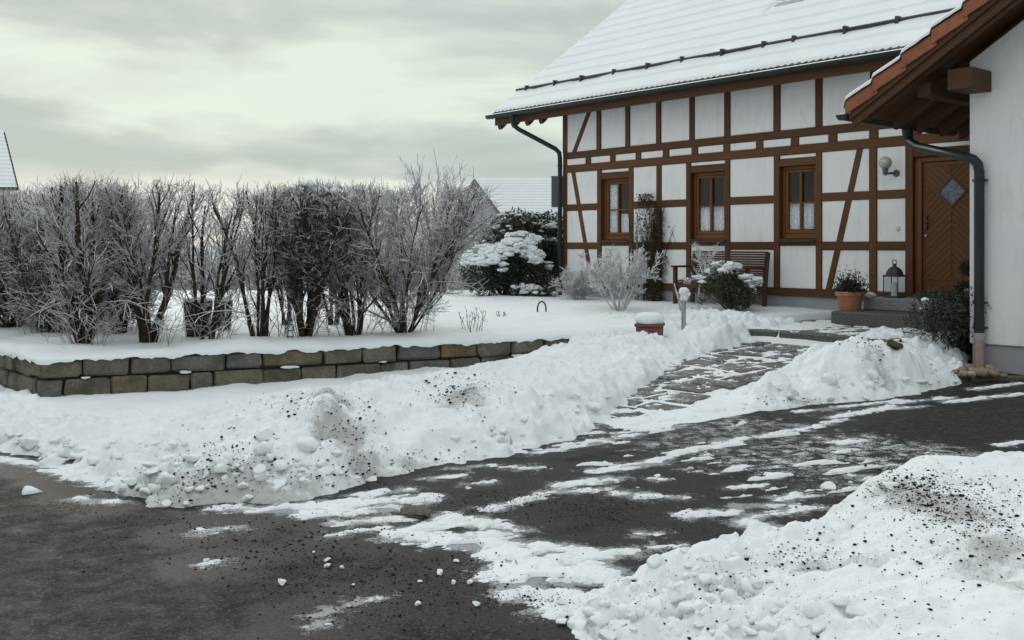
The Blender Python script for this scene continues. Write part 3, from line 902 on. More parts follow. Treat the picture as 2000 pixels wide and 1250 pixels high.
heap('snow_heap', rf, [(a, b, c - .018) for a, b, c in rc], 0.0125, 0.24, 1.0, 21,
     dirt_px([(1810,960,.37,.25,1.0),(1880,985,.37,.22,.95),(1760,935,.37,.18,.8),(1950,1040,.37,.25,.8),(1580,1085,.23,.14,.85),(1410,1130,.16,.16,.6),(1300,1150,.12,.25,.4),(1620,1190,.2,.2,.3),(1700,1230,.24,.25,.35),(1990,1110,.36,.2,.6)]),
     [(1408,1080,46,1,1,1),(1440,1105,34,1,1,1),(1370,1100,28,1,1,1),(1180,1190,26,6,40,25),(1290,1150,14,26,70,40),(1400,1200,12,30,80,30),(1280,1215,15,24,80,22),(1450,1110,10,14,40,20),(1500,1180,13,16,70,40),(1690,940,10,8,40,10),(1560,1215,20,5,60,25)],
     'large snow heap in the right foreground speckled with dark grit', 1.0, 0.9,
     lambda X, Y: 0.50 + 0.50 * np.maximum(sstep(1.75, 1.0, X + 0.25 * gnoise(X * 2, Y * 2, 5)), 0.0))

# --- the heap between path and garage
mf = pw([(1468,800,.06),(1500,802,.06),(1600,788,.08),(1700,780,.09),(1790,768,.10),(1860,752,.12),(1900,738,.14)])
mf += [gp(1880,712,.17), gp(1800,690,.28), W(9.15, 3.9, 0)[:2], W(8.35, 3.75, 0)[:2], W(8.5, 4.9, 0)[:2], W(8.72, 5.9, 0)[:2]]
mc = [(*gp(a, b, c), c) for a, b, c in [(1480,795,.07),(1520,740,.22),(1560,705,.36),(1600,680,.48),(1640,663,.60),(1680,652,.65),(1700,655,.64),(1740,668,.58),(1790,690,.46),(1840,715,.32),(1880,730,.2),(1600,740,.32),(1680,730,.38),(1750,740,.30),(1560,775,.14),(1680,770,.16),(1800,755,.18)]]
mc += [(*W(8.7, 4.4, 0)[:2], .5)]
heap('snow_heap', mf, [(a, b, c + .02) for a, b, c in mc], 0.02, 0.33, 1.15, 41,
     dirt_px([(1720,690,.5,.18,.55),(1700,670,.6,.15,.5),(1500,780,.1,.2,.4),(1560,785,.1,.2,.4)]),
     [(1640,760,13,14,90,14),(1760,745,11,14,60,10),(1540,780,10,8,40,8),(1860,722,8,12,25,8)],
     'clean shovelled snow heap between the flagstone path and the garage corner', 0.8, 0.9)
bf = [W(8.05, 2.1, 0)[:2], W(8.2, 2.75, 0)[:2], W(8.55, 3.5, 0)[:2], gp(1800,688,.3), gp(1840,672,.32), gp(1838,640,.4), W(9.0, 1.9, 0)[:2], W(8.5, 1.75, 0)[:2]]
bc = [(*gp(a, b, c), c) for a, b, c in [(1790,624,.70),(1770,640,.62),(1740,650,.54),(1810,650,.55),(1820,630,.62),(1830,665,.40),(1800,680,.36)]]
heap('snow_heap', bf, bc, 0.022, 0.25, 0.7, 51, (), [(1770,660,9,8,30,10)], 'small snow heap against the dark bush by the garage corner', 0.6, 0.6)

# --- thin snow left on the asphalt
def thin_snow():
    d = 0.0135
    X, Y = np.meshgrid(np.arange(-5.0, 6.0, d), np.arange(3.9, 10.6, d))
    sd = -stroke_sdf(X, Y)
    u, v = uv(X, Y)
    # shovel direction: streaks run along the drive front
    s = X * 0.93 + Y * 0.36; q = -X * 0.36 + Y * 0.93
    n = 0.060 * fbm(s * 3.0, q * 7.5, 5, 61, 0.6) + 0.040 * fbm(s * 13, q * 30, 4, 62, 0.6)
    t = np.clip((sd + n - 0.012) * 0.22, -0.03, 0.020) + 0.006 * fbm(X * 9, Y * 9, 3, 63)
    extra = (fbm(s * 1.6, q * 7, 5, 64) - 0.66) * 0.10
    zone = sstep(9.4, 8.6, v) * sstep(6.3, 6.8, v) * sstep(7.0, 8.3, u)
    t = np.maximum(t, np.where(zone > 0.02, np.clip(extra + (zone - 1) * 0.05 + 0.018 * zone, -0.03, 0.02), -0.03))
    # prints and holes trodden through
    w, h = worley(X * 3.1 + 0.4 * gnoise(X * 6, Y * 6, 4), Y * 3.1, 66)
    t = t - 0.06 * sstep(0.24, 0.10, w) * (h > 0.62)
    Z = z_asphalt(X, Y) + t
    o = grid_mesh('thin_snow', X, Y, Z, t > -0.006, SNOW_DIRTY, {'dirt': 0.24 + 0.12 * fbm(X * 2, Y * 2, 3, 69) + 0.25 * sstep(0.012, 0.0, t)})
    tag(o, 'thin trodden leftover snow streaks on the asphalt', 'snow', kind='stuff')
    TOPS.append((-5.0, 3.9, d, np.where(t > 0, Z, -9.0)))
thin_snow()

# --- garden snow
def garden():
    d = 0.05
    def part(X, Y):
        dw = -((X - WA[0]) * WNn[0] + (Y - WA[1]) * WNn[1])         # behind the front wall
        ds = -((X - WA[0]) * WSn[0] + (Y - WA[1]) * WSn[1])         # behind the side wall
        al = (X - WA[0]) * WDn[0] + (Y - WA[1]) * WDn[1]
        dw = np.where(al > WL + 0.6, np.maximum(dw, 0.37 + al - WL - 0.6), dw)   # the wall ends at the planter
        dd = np.minimum(dw, ds) + 0.012 * gnoise(X * 6, Y * 6, 3)
        u, v = uv(X, Y)
        z = 0.475 + 0.115 * sstep(7.0, 0.8, v) * sstep(-4, 0, u) + 0.035 * fbm(X * 0.45, Y * 0.45, 3, 71) + 0.010 * fbm(X * 2.2, Y * 2.2, 3, 72)
        z = z - 0.35 * sstep(24.0, 30.0, Y) + 0.05 * sstep(1.6, 0.5, dd) * gnoise(X * 1.4, Y * 1.4, 9) * 0.5
        e = np.clip((dd + 0.022) / 0.20, 0, 1)
        z = 0.405 + (z - 0.405) * np.sqrt(np.clip(e * (2 - e), 0, 1))
        z = z - 0.24 * sstep(6.16, 6.40, u) * sstep(4.2, 3.8, v)
        keep = (dd > 0.36) & ((al < WL + 0.6) | (v < 4.2)) & ~((u > 6.52) & (v < 4.0)) & ~((u > 5.6) & (v > 3.2))
        return X, Y, z, keep, dd
    xs, ys = np.meshgrid(np.arange(-14, 5.6, d), np.arange(10.2, 30.0, d))
    X, Y, Z, keep, dd = part(xs, ys)
    Z = np.where(dd < 0.46, Z - 0.010, Z)
    # the strip along the wall top: rows offset from the wall line, mitred at the corner
    offs = np.concatenate([[-0.020, -0.020, -0.014, 0.0], np.arange(0.02, 0.44, 0.024)])
    bis = WNn + WSn; bis = bis / np.linalg.norm(bis); ml = 1.0 / (bis @ WNn)
    e0 = WA + WS * 7.0; e1 = WA + WDn * (WL + 0.75)
    rows = []
    for dk in offs:
        c = WA - bis * ml * dk; s0 = e0 - WSn * dk; s1 = e1 - WNn * dk
        f0 = np.linspace(0, 1, 180)[:, None]; f1 = np.linspace(0, 1, 200)[1:, None]
        rows.append(np.concatenate([s0 + (c - s0) * f0, c + (s1 - c) * f1]))
    Rr = np.array(rows); SX, SY = Rr[..., 0], Rr[..., 1]
    wob = 0.012 * gnoise(SX * 5, SY * 5, 6) + 0.006 * gnoise(SX * 17, SY * 17, 7)
    SX2, SY2, SZ, _k, sdd = part(SX, SY)
    SZ = np.where(np.arange(len(offs))[:, None] == 0, 0.385 + 3 * wob, SZ + 0.3 * wob)
    SZ[1] = np.maximum(SZ[1], SZ[0] + 0.004)
    SZ[-1] -= 0.035
    nrm = np.where((np.arange(379) < 180)[None, :, None], WSn, WNn)
    SX = SX + nrm[..., 0] * wob; SY = SY + nrm[..., 1] * wob
    nn, mm = SX.shape
    idx = np.arange(nn * mm).reshape(nn, mm)
    f = np.stack([idx[:-1, :-1], idx[:-1, 1:], idx[1:, 1:], idx[1:, :-1]], -1).reshape(-1, 4)
    so = mesh_np('wall_top_snow', np.stack([SX, SY, SZ], -1).reshape(-1, 3), f, SNOW)
    tag(so, 'smooth snow lip rounded over the top of the garden wall', kind='structure')
    o = grid_mesh('garden_ground', X, Y, Z, keep, SNOW)
    tag(o, 'smooth untouched snow over the garden behind the stone wall', kind='structure')
    TOPS.append((-14.0, 10.2, d, np.where(keep, Z, -9.0)))
garden()

# ------------------------------------------------------------------ garden wall of rough blocks
def garden_wall():
    root = empty('garden_wall', (float(WA[0]), float(WA[1]), 0.0), math.atan2(WDn[1], WDn[0]))
    tag(root, 'low retaining wall of rough mossy stone blocks in front of the hedge', 'wall')
    # local x along the front, local y back into the garden
    MB().box(-0.02, WL + 0.6, 0.10, 0.42, -0.1, 0.395).build('core', CORE, root)
    rs = random.Random(5)
    top = [75,160,255,334,441,514,633,707,776,861,933,999,1063,1113,1175]
    low = [75,124,216,290,372,417,515,590,659,745,800,880,940,1010,1090,1175]
    def stone(x0, x1, z0, z1, parent, m=None):
        g = 0.009
        b = MB().box(x0 + g, x1 - g, rs.uniform(-0.012, 0.02), 0.2, z0 + g + rs.uniform(-.004, .012), z1 - g * rs.uniform(0.2, 2.4))
        me = bpy.data.meshes.new('stone')
        me.from_pydata(b.v, [], b.f)
        bm = bmesh.new(); bm.from_mesh(me)
        bmesh.ops.recalc_face_normals(bm, faces=bm.faces)
        bmesh.ops.bevel(bm, geom=list(bm.edges), offset=rs.uniform(0.016, 0.028), segments=1, affect='EDGES')
        for v in bm.verts:
            v.co.x += rs.uniform(-0.012, 0.012); v.co.y += rs.uniform(-0.016, 0.014); v.co.z += rs.uniform(-0.009, 0.009)
        bm.to_mesh(me); bm.free()
        me.materials.append(STONE)
        return link('stone', me, parent)
    for row, (z0, z1) in ((top, (0.205, 0.42)), (low, (-0.01, 0.205))):
        a = [wall_px(p) for p in row]
        a[0] = 0.0
        for i in range(len(a) - 1): stone(a[i], a[i + 1], z0, z1, root)
    stone(wall_px(1175), wall_px(1175) + 0.45, 0.205, 0.42, root)
    for k, px in enumerate([168, 362, 566, 748, 1010]):
        a = wall_px(px)
        MB().lump((a, -.004 + .006 * (k % 3), .207 + .006 * (k % 2)), .05 + .02 * (k % 3), 800 + k, 2, .4, .22).build('snow_patch', SNOW, root, smooth=True)
    # return at the corner
    side = empty('garden_wall', (float(WA[0]), float(WA[1]), 0.0), math.atan2(-WS[1], -WS[0]))
    tag(side, 'short return of the stone wall running back from its left corner', 'wall')
    MB().box(-5.2, -0.16, 0.12, 0.40, -0.1, 0.39).build('core', CORE, side)
    for z0, z1, off in ((0.205, 0.42, 0.0), (-0.01, 0.205, 0.2)):
        x = 0.0; first = True
        while x > -5.0:
            w = rs.uniform(0.32, 0.52) if not first else 0.34 - off
            stone(x - w, x, z0, z1, side); x -= w; first = False
garden_wall()

# ------------------------------------------------------------------ path, steps
def path():
    root = empty('path', W(7.9, 5.3, 0.0), HANG)
    tag(root, 'flagstone path rising from the drive to the front door steps', kind='structure')
    iu, iv = 7.9, 5.3
    # bed of packed snow, a little below the stones
    us = np.arange(6.3, 9.7, 0.07); vs_ = np.arange(3.0, 7.9, 0.07)
    U, V = np.meshgrid(us, vs_)
    Xw = L0[0] + EU[0] * U + EV[0] * V; Yw = L0[1] + EU[1] * U + EV[1] * V
    Z = z_base(Xw, Yw) - 0.002 + 0.010 * fbm(U * 3, V * 3, 4, 81) - 0.05 * sstep(9.0, 9.5, U) - 0.05 * sstep(7.6, 7.85, V + 0.15 * fbm(U * 2.5, V * 2.5, 3, 97))
    n, m = U.shape
    idx = np.arange(n * m).reshape(n, m)
    f = np.stack([idx[:-1, :-1], idx[1:, :-1], idx[1:, 1:], idx[:-1, 1:]], -1).reshape(-1, 4)
    mesh_np('packed_snow', np.stack([U - iu, -(V - iv), Z], -1).reshape(-1, 3), f, SNOW, root)
    rs = random.Random(11)
    v = 3.05; row = 0
    while v < 7.45:
        dv = rs.uniform(0.30, 0.46)
        u = 6.35 + rs.uniform(0, 0.3)
        while u < 9.5:
            du = rs.uniform(0.34, 0.72)
            # keep only what shows between the banks
            lo = np.interp(v, [3, 4.9, 6.3, 7.7], [6.75, 7.05, 7.6, 8.2]); hi = np.interp(v, [3, 4.5, 6.1, 7.7], [8.8, 8.8, 8.9, 9.25])
            if u + du > lo and u < hi and u + du < 9.1:
                g = rs.uniform(0.028, 0.044)
                j = lambda: rs.uniform(-0.065, 0.065)
                c = [(u + g + j() * .5, v + g + j() * .7), (u + du * rs.uniform(.35, .65), v + g + j() * .6), (u + du - g + j() * .5, v + g + j() * .7), (u + du - g + j() * .5, v + dv - g + j() * .7), (u + du * rs.uniform(.35, .65), v + dv - g + j() * .6), (u + g + j() * .5, v + dv - g + j() * .7)]
                tilt = rs.uniform(-0.02, 0.02); hz = rs.uniform(0.005, 0.014) * (1 if v < 6.4 else .4)
                tp = [(a - iu, -(b - iv), float(z_path(b)) + hz + tilt * (a - u)) for a, b in c]
                cx = sum(p[0] for p in tp) / 6; cy = sum(p[1] for p in tp) / 6
                bt = [(cx + (p[0] - cx) * 1.06, cy + (p[1] - cy) * 1.06, p[2] - 0.05) for p in tp]
                k = MB().add(tp + bt, [(5, 4, 3, 2, 1, 0)] + [(i, (i + 1) % 6, (i + 1) % 6 + 6, i + 6) for i in range(6)])
                k.build('flagstone', FLAG, root)
            u += du
        v += dv; row += 1
    # trodden snow lying over joints and stones
    d = 0.02
    us = np.arange(6.4, 9.7, d); vs_ = np.arange(3.05, 8.0, d)
    U, V = np.meshgrid(us, vs_)
    X = L0[0] + EU[0] * U + EV[0] * V; Y = L0[1] + EU[1] * U + EV[1] * V
    s, q = X, Y
    t = 0.034 * fbm(s * 2.4, q * 5.5, 5, 91, 0.6) + 0.012 * fbm(s * 12, q * 16, 3, 92) + 0.001
    t = t + 0.004 * sstep(6.6, 7.2, V) - 0.010 - 0.10 * sstep(7.55, 7.95, V + 0.25 * fbm(X * 2.5, Y * 2.5, 3, 97)) - 0.1 * sstep(8.95, 9.4, U + 0.2 * fbm(X * 2.5, Y * 2.5, 3, 98))
    t = np.minimum(t, 0.03)
    Z = z_base(X, Y) + t
    n, m = U.shape
    keep = t > 0.0
    cell = keep[:-1, :-1] | keep[:-1, 1:] | keep[1:, 1:] | keep[1:, :-1]
    idx = np.arange(n * m).reshape(n, m)
    f = np.stack([idx[:-1, :-1], idx[1:, :-1], idx[1:, 1:], idx[:-1, 1:]], -1)[cell]
    o = mesh_np('trodden_snow', np.stack([U - iu, -(V - iv), Z], -1).reshape(-1, 3), f, SNOW, root)
    o['kind'] = 'stuff'
    TOPS.append((-99, -99, 1, np.array([[-9.0]])))
path()

def steps():
    # landing with slabs in front of the door
    land = empty('landing', W(7.6, 1.5, 0.0), HANG)
    tag(land, 'paved landing with thin snow in front of the door steps', kind='structure')
    MB().box(-1.45, 1.25, 1.5, -1.18, 0.2, 0.462).build('bed', GRANITE_DK, land)
    rs = random.Random(3)
    y = 1.42
    v = 0.05
    while v < 2.68:
        dv = rs.uniform(0.3, 0.42); u = 6.18
        while u < 8.8:
            du = rs.uniform(0.35, 0.7)
            b = MB().box(u + .012 - 7.6, min(u + du, 8.86) - .012 - 7.6, -(v + .012 - 1.5), -(min(v + dv, 2.68) - .012 - 1.5), 0.40, 0.47 + rs.uniform(0, 0.012))
            b.build('flagstone', FLAG, land)
            u += du
        v += dv
    d = 0.025
    U, V = np.meshgrid(np.arange(6.6, 8.85, d), np.arange(0.3, 3.02, d))
    X = L0[0] + EU[0] * U + EV[0] * V; Y = L0[1] + EU[1] * U + EV[1] * V
    t = 0.028 * fbm(X * 2.5, Y * 5, 5, 95, 0.6) + 0.010 * fbm(X * 13, Y * 15, 3, 96) + 0.024 * sstep(7.6, 6.7, U) - 0.008
    Z = 0.482 + np.minimum(t, 0.03)
    n, m = U.shape
    keep = t > 0
    cell = keep[:-1, :-1] | keep[:-1, 1:] | keep[1:, 1:] | keep[1:, :-1]
    idx = np.arange(n * m).reshape(n, m)
    f = np.stack([idx[:-1, :-1], idx[1:, :-1], idx[1:, 1:], idx[:-1, 1:]], -1)[cell]
    o = mesh_np('trodden_snow', np.stack([U - 7.6, -(V - 1.5), Z], -1).reshape(-1, 3), f, SNOW, land)
    o['kind'] = 'stuff'
    # kerb step between path and landing: two rough granite blocks
    for a, b in ((6.72, 7.22), (7.24, 8.75)):
        st = MB().box(0, b - a, -0.17, 0.17, -0.16, 0).build('granite_step', GRANITE_DK, None, bevel=0.015)
        st.location = W(a, 2.86, 0.492); st.rotation_euler = (0, 0, HANG)
        tag(st, ['short dark granite block at the snow bank end of the path step', 'long dark granite block forming the step between path and landing'][a > 7], 'step')
    # two broad granite steps at the door
    s1 = MB().box(0, 2.15, -0.36, 0.36, -0.17, 0).build('granite_step', GRANITE, None, bevel=0.012)
    s1.location = W(7.10, 0.40, 0.845); s1.rotation_euler = (0, 0, HANG)
    tag(s1, 'upper grey granite doorstep under the lantern', 'step')
    s2 = MB().box(0, 2.5, -0.55, 0.55, -0.2, 0).build('granite_step', GRANITE_DK, None, bevel=0.018)
    s2.location = W(6.95, 0.82, 0.672); s2.rotation_euler = (0, 0, HANG)
    tag(s2, 'lower dark granite doorstep carrying the terracotta pot', 'step')
steps()

# ------------------------------------------------------------------ the half-timbered house
HROT = HANG
def bx(mb, u0, u1, v0, v1, z0, z1):
    return mb.box(u0, u1, -v1, -v0, z0, z1)
def house():
    root = empty('half_timbered_house', W(0, 0, 0), HROT)
    tag(root, 'white half-timbered house with brown beams and snowy tiled roof', 'house')
    def part(name, m, mb, parent=root, **k): return mb.build(name, m, parent, **k)
    T = -0.22
    UE = 9.6
    zA = (3.347, 3.475); zB = (3.073, 3.213); zC = (2.298, 2.418); zD = (1.528, 1.65); zE = (0.775, 0.90); zP = 4.27
    # plinth and the walls out of sight
    part('plinth', PLINTH, bx(MB(), 0.03, UE, -0.30, -0.025, -0.2, zE[0] - 0.002))
    part('wall', PLASTER, bx(MB(), -0.0, 0.2, -8.0, -0.235, 0.1, 4.44))
    part('wall', PLASTER, bx(MB(), UE, UE + 0.2, -8.0, -0.1, 0.1, 4.44))
    part('wall', PLASTER, bx(MB(), 0.2, UE, -8.2, -8.0, 0.1, 4.44))
    part('wall', PLASTER, MB().prism([(0.24, 4.44), (8.2, 4.44), (4.2, 7.25)], 'x', 0.02, 0.2))
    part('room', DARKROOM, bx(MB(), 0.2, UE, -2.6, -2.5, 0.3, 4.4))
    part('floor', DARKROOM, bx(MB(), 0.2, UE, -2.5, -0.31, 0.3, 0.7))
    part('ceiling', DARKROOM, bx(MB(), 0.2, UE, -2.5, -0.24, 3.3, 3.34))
    rs = random.Random(2)
    def beam(name, u0, u1, z0, z1, proud=0.016, m=TIMBER_X):
        b = bx(MB(), u0, u1, T, proud + rs.uniform(-0.002, 0.003), z0, z1)
        return part(name, m, b, bevel=0.005)
    def panel(u0, u1, z0, z1):
        if u1 - u0 < 0.04 or z1 - z0 < 0.03: return
        e = 0.004
        part('plaster_panel', PLASTER, bx(MB(), u0 + e, u1 - e, T + 0.01, rs.uniform(-0.002, 0.002), z0 + e, z1 - e), bevel=0.006)
    # long rails
    beam('rail', -0.03, UE, *zE); beam('rail', -0.03, 7.45, *zB, proud=0.018); beam('rail', -0.03, UE, *zA, proud=0.02); beam('rail', -0.03, UE, zP, 4.44)
    beam('rail', 7.46, UE, zB[0], zB[1], proud=0.016)
    posts = [(-0.03, 0.075), (0.95, 1.057), (1.793, 1.900), (2.488, 2.600), (3.192, 3.292), (4.053, 4.150), (5.046, 5.155), (5.834, 5.937), (6.756, 6.877), (7.337, 7.456)]
    for a, b in posts: beam('post', a, b, zE[1], zB[0], 0.022, TIMBER_Z)
    ups = [(-0.035, 0.08), (0.932, 1.044), (1.702, 1.813), (2.477, 2.588), (3.263, 3.372), (4.033, 4.152), (5.037, 5.164), (5.826, 5.944), (6.772, 6.896), (7.70, 7.82), (8.7, 8.82)]
    for a, b in ups: beam('post', a, b, zA[1], zP, 0.022, TIMBER_Z)
    for i in range(len(ups) - 1): panel(ups[i][1], ups[i + 1][0], zA[1], zP)
    st = [(1144, 1154), (1192, 1202), (1242, 1252), (1295, 1307), (1351, 1363), (1413, 1426), (1477, 1490.5), (1545, 1560), (1618, 1635), (1698, 1715), (1779, 1799)]
    st = [(-0.03, 0.075)] + [(fu(a), fu(b)) for a, b in st] + [(8.5, 8.62)]
    for a, b in st: beam('stud', a, b, zB[1], zA[0], 0.014, TIMBER_Z)
    for i in range(len(st) - 1): panel(st[i][1], st[i + 1][0], zB[1], zA[0])
    # bays of the ground floor
    wins = {1: 0, 4: 1, 6: 2}
    for i in range(len(posts) - 1):
        a, b = posts[i][1], posts[i + 1][0]
        if i in wins:
            beam('rail', a, b, 1.595, 1.705); panel(a, b, zE[1], 1.595)
            beam('lintel', a, b, 2.885, 3.008); panel(a, b, 3.008, zB[0])
        else:
            beam('rail', a, b, *zC); beam('rail', a, b, *zD)
            panel(a, b, zE[1], zD[0]); panel(a, b, zD[1], zC[0]); panel(a, b, zC[1], zB[0])
    # braces, cut to the height of their storey
    def brace(u0, z0, u1, z1, w=0.105):
        # horizontal cut ends
        k = w / 2 * math.hypot(u1 - u0, z1 - z0) / abs(z1 - z0)
        poly = [(u0 - k, z0), (u0 + k, z0), (u1 + k, z1), (u1 - k, z1)]
        part('brace', TIMBER_Z, MB().prism(poly, 'y', -0.0125, 0.10), bevel=0.004)
    brace(0.29, zA[1] + .001, 0.73, zP - .001)
    brace(0.26, zB[0] - .001, 0.785, zE[1] + .001)
    brace(6.60, zB[0] - .001, 6.06, zE[1] + .001)
    # windows
    for i, k in wins.items():
        a, b = posts[i][1], posts[i + 1][0]
        z0, z1 = 1.705, 2.885
        w = empty('window', (a, 0.0, z0), 0.0); w.parent = root
        wd, h = b - a, z1 - z0
        V0, V1 = -0.15, -0.075
        def wp(name, m, u0, u1, v0, v1, c0, c1, bev=0.006): return bx(MB(), u0, u1, v0, v1, c0, c1).build(name, m, w, bevel=bev)
        fo = 0.05
        lo = 0.085
        wp('frame', OAK_Z, 0.002, fo, V0, V1, 0.002, h - 0.002); wp('frame', OAK_Z, wd - fo, wd - 0.002, V0, V1, 0.002, h - 0.002)
        wp('frame', OAK_X, fo, wd - fo, V0, V1, h - 0.055, h - 0.002); wp('frame', OAK_X, fo, wd - fo, V0, V1 + 0.01, 0.002, lo)
        s0, s1 = fo + 0.004, wd - fo - 0.004; sw = 0.045; za, zb = lo + 0.004, h - 0.059
        wp('sash', OAK_Z, s0, s0 + sw, V0 + .005, V1 - .008, za, zb); wp('sash', OAK_Z, s1 - sw, s1, V0 + .005, V1 - .008, za, zb)
        wp('sash', OAK_X, s0 + sw, s1 - sw, V0 + .005, V1 - .008, zb - sw, zb); wp('sash', OAK_X, s0 + sw, s1 - sw, V0 + .005, V1 - .008, za, za + 0.055)
        mu = (s0 + s1) / 2
        wp('mullion', OAK_Z, mu - 0.019, mu + 0.019, V0 + .01, V1 - .002, za + .055, zb - sw, 0.004)
        zm = za + 0.055 + (zb - sw - za - .055) * 0.47
        wp('glazing_bar', OAK_X, s0 + sw, mu - .019, V0 + .012, V1 - .012, zm - .013, zm + .013, 0.003)
        wp('glazing_bar', OAK_X, mu + .019, s1 - sw, V0 + .012, V1 - .012, zm - .013, zm + .013, 0.003)
        for q0, q1 in ((s0 + sw, mu - .019), (mu + .019, s1 - sw)):
            for c0, c1 in ((za + .055, zm - .013), (zm + .013, zb - sw)):
                wp('pane', GLASS, q0, q1, -0.122, -0.118, c0, c1, 0)
        # sill with drip edge
        MB().prism([(-0.045, 0.001), (0.075, -0.03), (0.075, -0.05), (-0.045, -0.022)], 'x', -0.02, wd + 0.02).build('sill', DKMETAL, w)
        for v_ in w.children[-1].data.vertices: v_.co.y = -v_.co.y
        # net curtains
        def curtain(q0, q1, c0, c1, waves, seed, scal=True):
            nU, nZ = 56, 10
            vs_ = []; fs = []
            for j in range(nZ + 1):
                for m_ in range(nU + 1):
                    f_ = m_ / nU
                    uu = q0 + (q1 - q0) * f_
                    low = c0 + (0.016 * abs(math.sin(f_ * math.pi * waves * 1.0)) if scal else 0)
                    vs_.append((uu, 0.165 + 0.014 * math.sin(f_ * 2 * math.pi * waves + seed) + 0.005 * math.sin(f_ * 31), low + (c1 - low) * j / nZ))
            for j in range(nZ):
                for m_ in range(nU):
                    q = j * (nU + 1) + m_; fs.append((q, q + 1, q + nU + 2, q + nU + 1))
            MB().add(vs_, fs).build('curtain', LACE, w, smooth=True, recalc=False)
        if k == 0:
            curtain(0.06, 0.30, 0.12, 1.12, 5, 1.0, False); curtain(0.36, wd - 0.06, 0.12, 0.50, 5, 2.0)
        else:
            curtain(0.06, wd - 0.06, 0.145, zm + 0.01, 8, k * 1.7)
    # door
    d0 = 7.456
    door = empty('door', (d0, 0.0, 0.0), 0.0); door.parent = root
    def dp(name, m, u0, u1, v0, v1, c0, c1, bev=0.006, par=door): return bx(MB(), u0, u1, v0, v1, c0, c1).build(name, m, par, bevel=bev)
    lw = 0.86; f0 = 0.105; zt, zb = 2.81, 0.86
    dp('door_frame', OAK_Z, 0.001, f0, -0.16, -0.035, 0.776 + .1, 3.07 - .19); dp('door_frame', OAK_Z, f0 + lw, f0 + lw + 0.11, -0.16, -0.035, 0.876, 2.88)
    dp('door_frame', OAK_X, f0, f0 + lw, -0.16, -0.035, zt, 2.88)
    beam('lintel', d0 + .002, d0 + f0 + lw + 0.11, 2.885, 3.0)
    panel(d0 + .002, d0 + f0 + lw + 0.11, 3.0, zB[0])
    beam('post', d0 + f0 + lw + 0.112, d0 + f0 + lw + 0.25, zE[1], zB[0], 0.02, TIMBER_Z)
    panel(d0 + f0 + lw + 0.25, UE, zE[1], zB[0])
    dp('threshold', DKMETAL, 0.1, f0 + lw, -0.16, 0.03, zE[1] + .003 - 0.05 + 0.0, zE[1] + .012, 0.003)
    leaf = dp('door_leaf', DOORW, f0 + .004, f0 + lw - .004, -0.15, -0.085, zE[1] + .014, zt - .003, 0.004)
    # herringbone boards either side of the middle joint, leaving a diamond window
    cx = f0 + lw / 2; cz = 2.365; dh = 0.20; dwd = 0.195
    x0, x1 = f0 + .03, f0 + lw - .03
    def clip(poly, ax_, c, keep_less):
        out = []
        for i in range(len(poly)):
            p, q = poly[i], poly[(i + 1) % len(poly)]
            ip = (p[ax_] <= c) if keep_less else (p[ax_] >= c); iq = (q[ax_] <= c) if keep_less else (q[ax_] >= c)
            if ip: out.append(p)
            if ip != iq:
                t = (c - p[ax_]) / (q[ax_] - p[ax_]); out.append((p[0] + (q[0] - p[0]) * t, p[1] + (q[1] - p[1]) * t))
        return out
    sl = 0.95
    zlo, zhi = 1.10, zt - 0.06
    pitch = 0.098
    for side in (-1, 1):
        for n_ in range(-8, 26):
            z_c = zlo + n_ * pitch
            # below the diamond boards run up towards the middle, above it they run down towards it
            for upper in (0, 1):
                s_ = sl if not upper else -sl
                xa, xb = (x0, cx - .003) if side < 0 else (cx + .003, x1)
                if side < 0: line = lambda x: z_c + s_ * (x - x0)
                else: line = lambda x: z_c + s_ * (x1 - x)
                g = 0.004
                poly = [(xa, line(xa) + g), (xb, line(xb) + g), (xb, line(xb) + pitch - g), (xa, line(xa) + pitch - g)]
                if upper: poly = clip(poly, 1, cz + 0.002, False); 
                else: poly = clip(poly, 1, cz - 0.002, True)
                if len(poly) < 3: continue
                poly = clip(poly, 1, zhi, True)
                if len(poly) < 3: continue
                poly = clip(poly, 1, zlo, False)
                if len(poly) < 3: continue
                # cut away the diamond: keep only the part outside |x-cx|/dwd+|z-cz|/dh >= 1.12
                def fdi(p): return (abs(p[0] - cx) / dwd + abs(p[1] - cz) / dh) - 1.12
                out = []
                for i in range(len(poly)):
                    p, q = poly[i], poly[(i + 1) % len(poly)]
                    fp, fq = fdi(p), fdi(q)
                    if fp >= 0: out.append(p)
                    if (fp >= 0) != (fq >= 0):
                        t = fp / (fp - fq); out.append((p[0] + (q[0] - p[0]) * t, p[1] + (q[1] - p[1]) * t))
                if len(out) < 3: continue
                ar = abs(sum(out[i][0] * out[(i + 1) % len(out)][1] - out[(i + 1) % len(out)][0] * out[i][1] for i in range(len(out)))) / 2
                if ar < 4e-4: continue
                MB().prism(out, 'y', 0.075, 0.0845).build('board', DOORW, door)
    dp('bottom_rail', DOORW, x0, x1, -0.0845, -0.072, zE[1] + .03, zlo - .006, 0.003)
    dp('side_rail', OAK_Z, f0 + .005, x0 - .002, -0.0845, -0.07, zE[1] + .02, zt - .006, 0.003); dp('side_rail', OAK_Z, x1 + .002, f0 + lw - .005, -0.0845, -0.07, zE[1] + .02, zt - .006, 0.003)
    dp('top_rail', OAK_X, x0, x1, -0.0845, -0.07, zhi + .003, zt - .006, 0.003)
    dia = lambda k: [(cx - dwd * k, cz), (cx, cz - dh * k), (cx + dwd * k, cz), (cx, cz + dh * k)]
    MB().prism(dia(1.0), 'y', 0.078, 0.0843).build('pane', BUBBLE, door)
    fr = MB()
    o_, i_ = dia(1.14), dia(0.98)
    for i in range(4):
        j = (i + 1) % 4
        fr.prism([o_[i], o_[j], i_[j], i_[i]], 'y', 0.058, 0.0842)
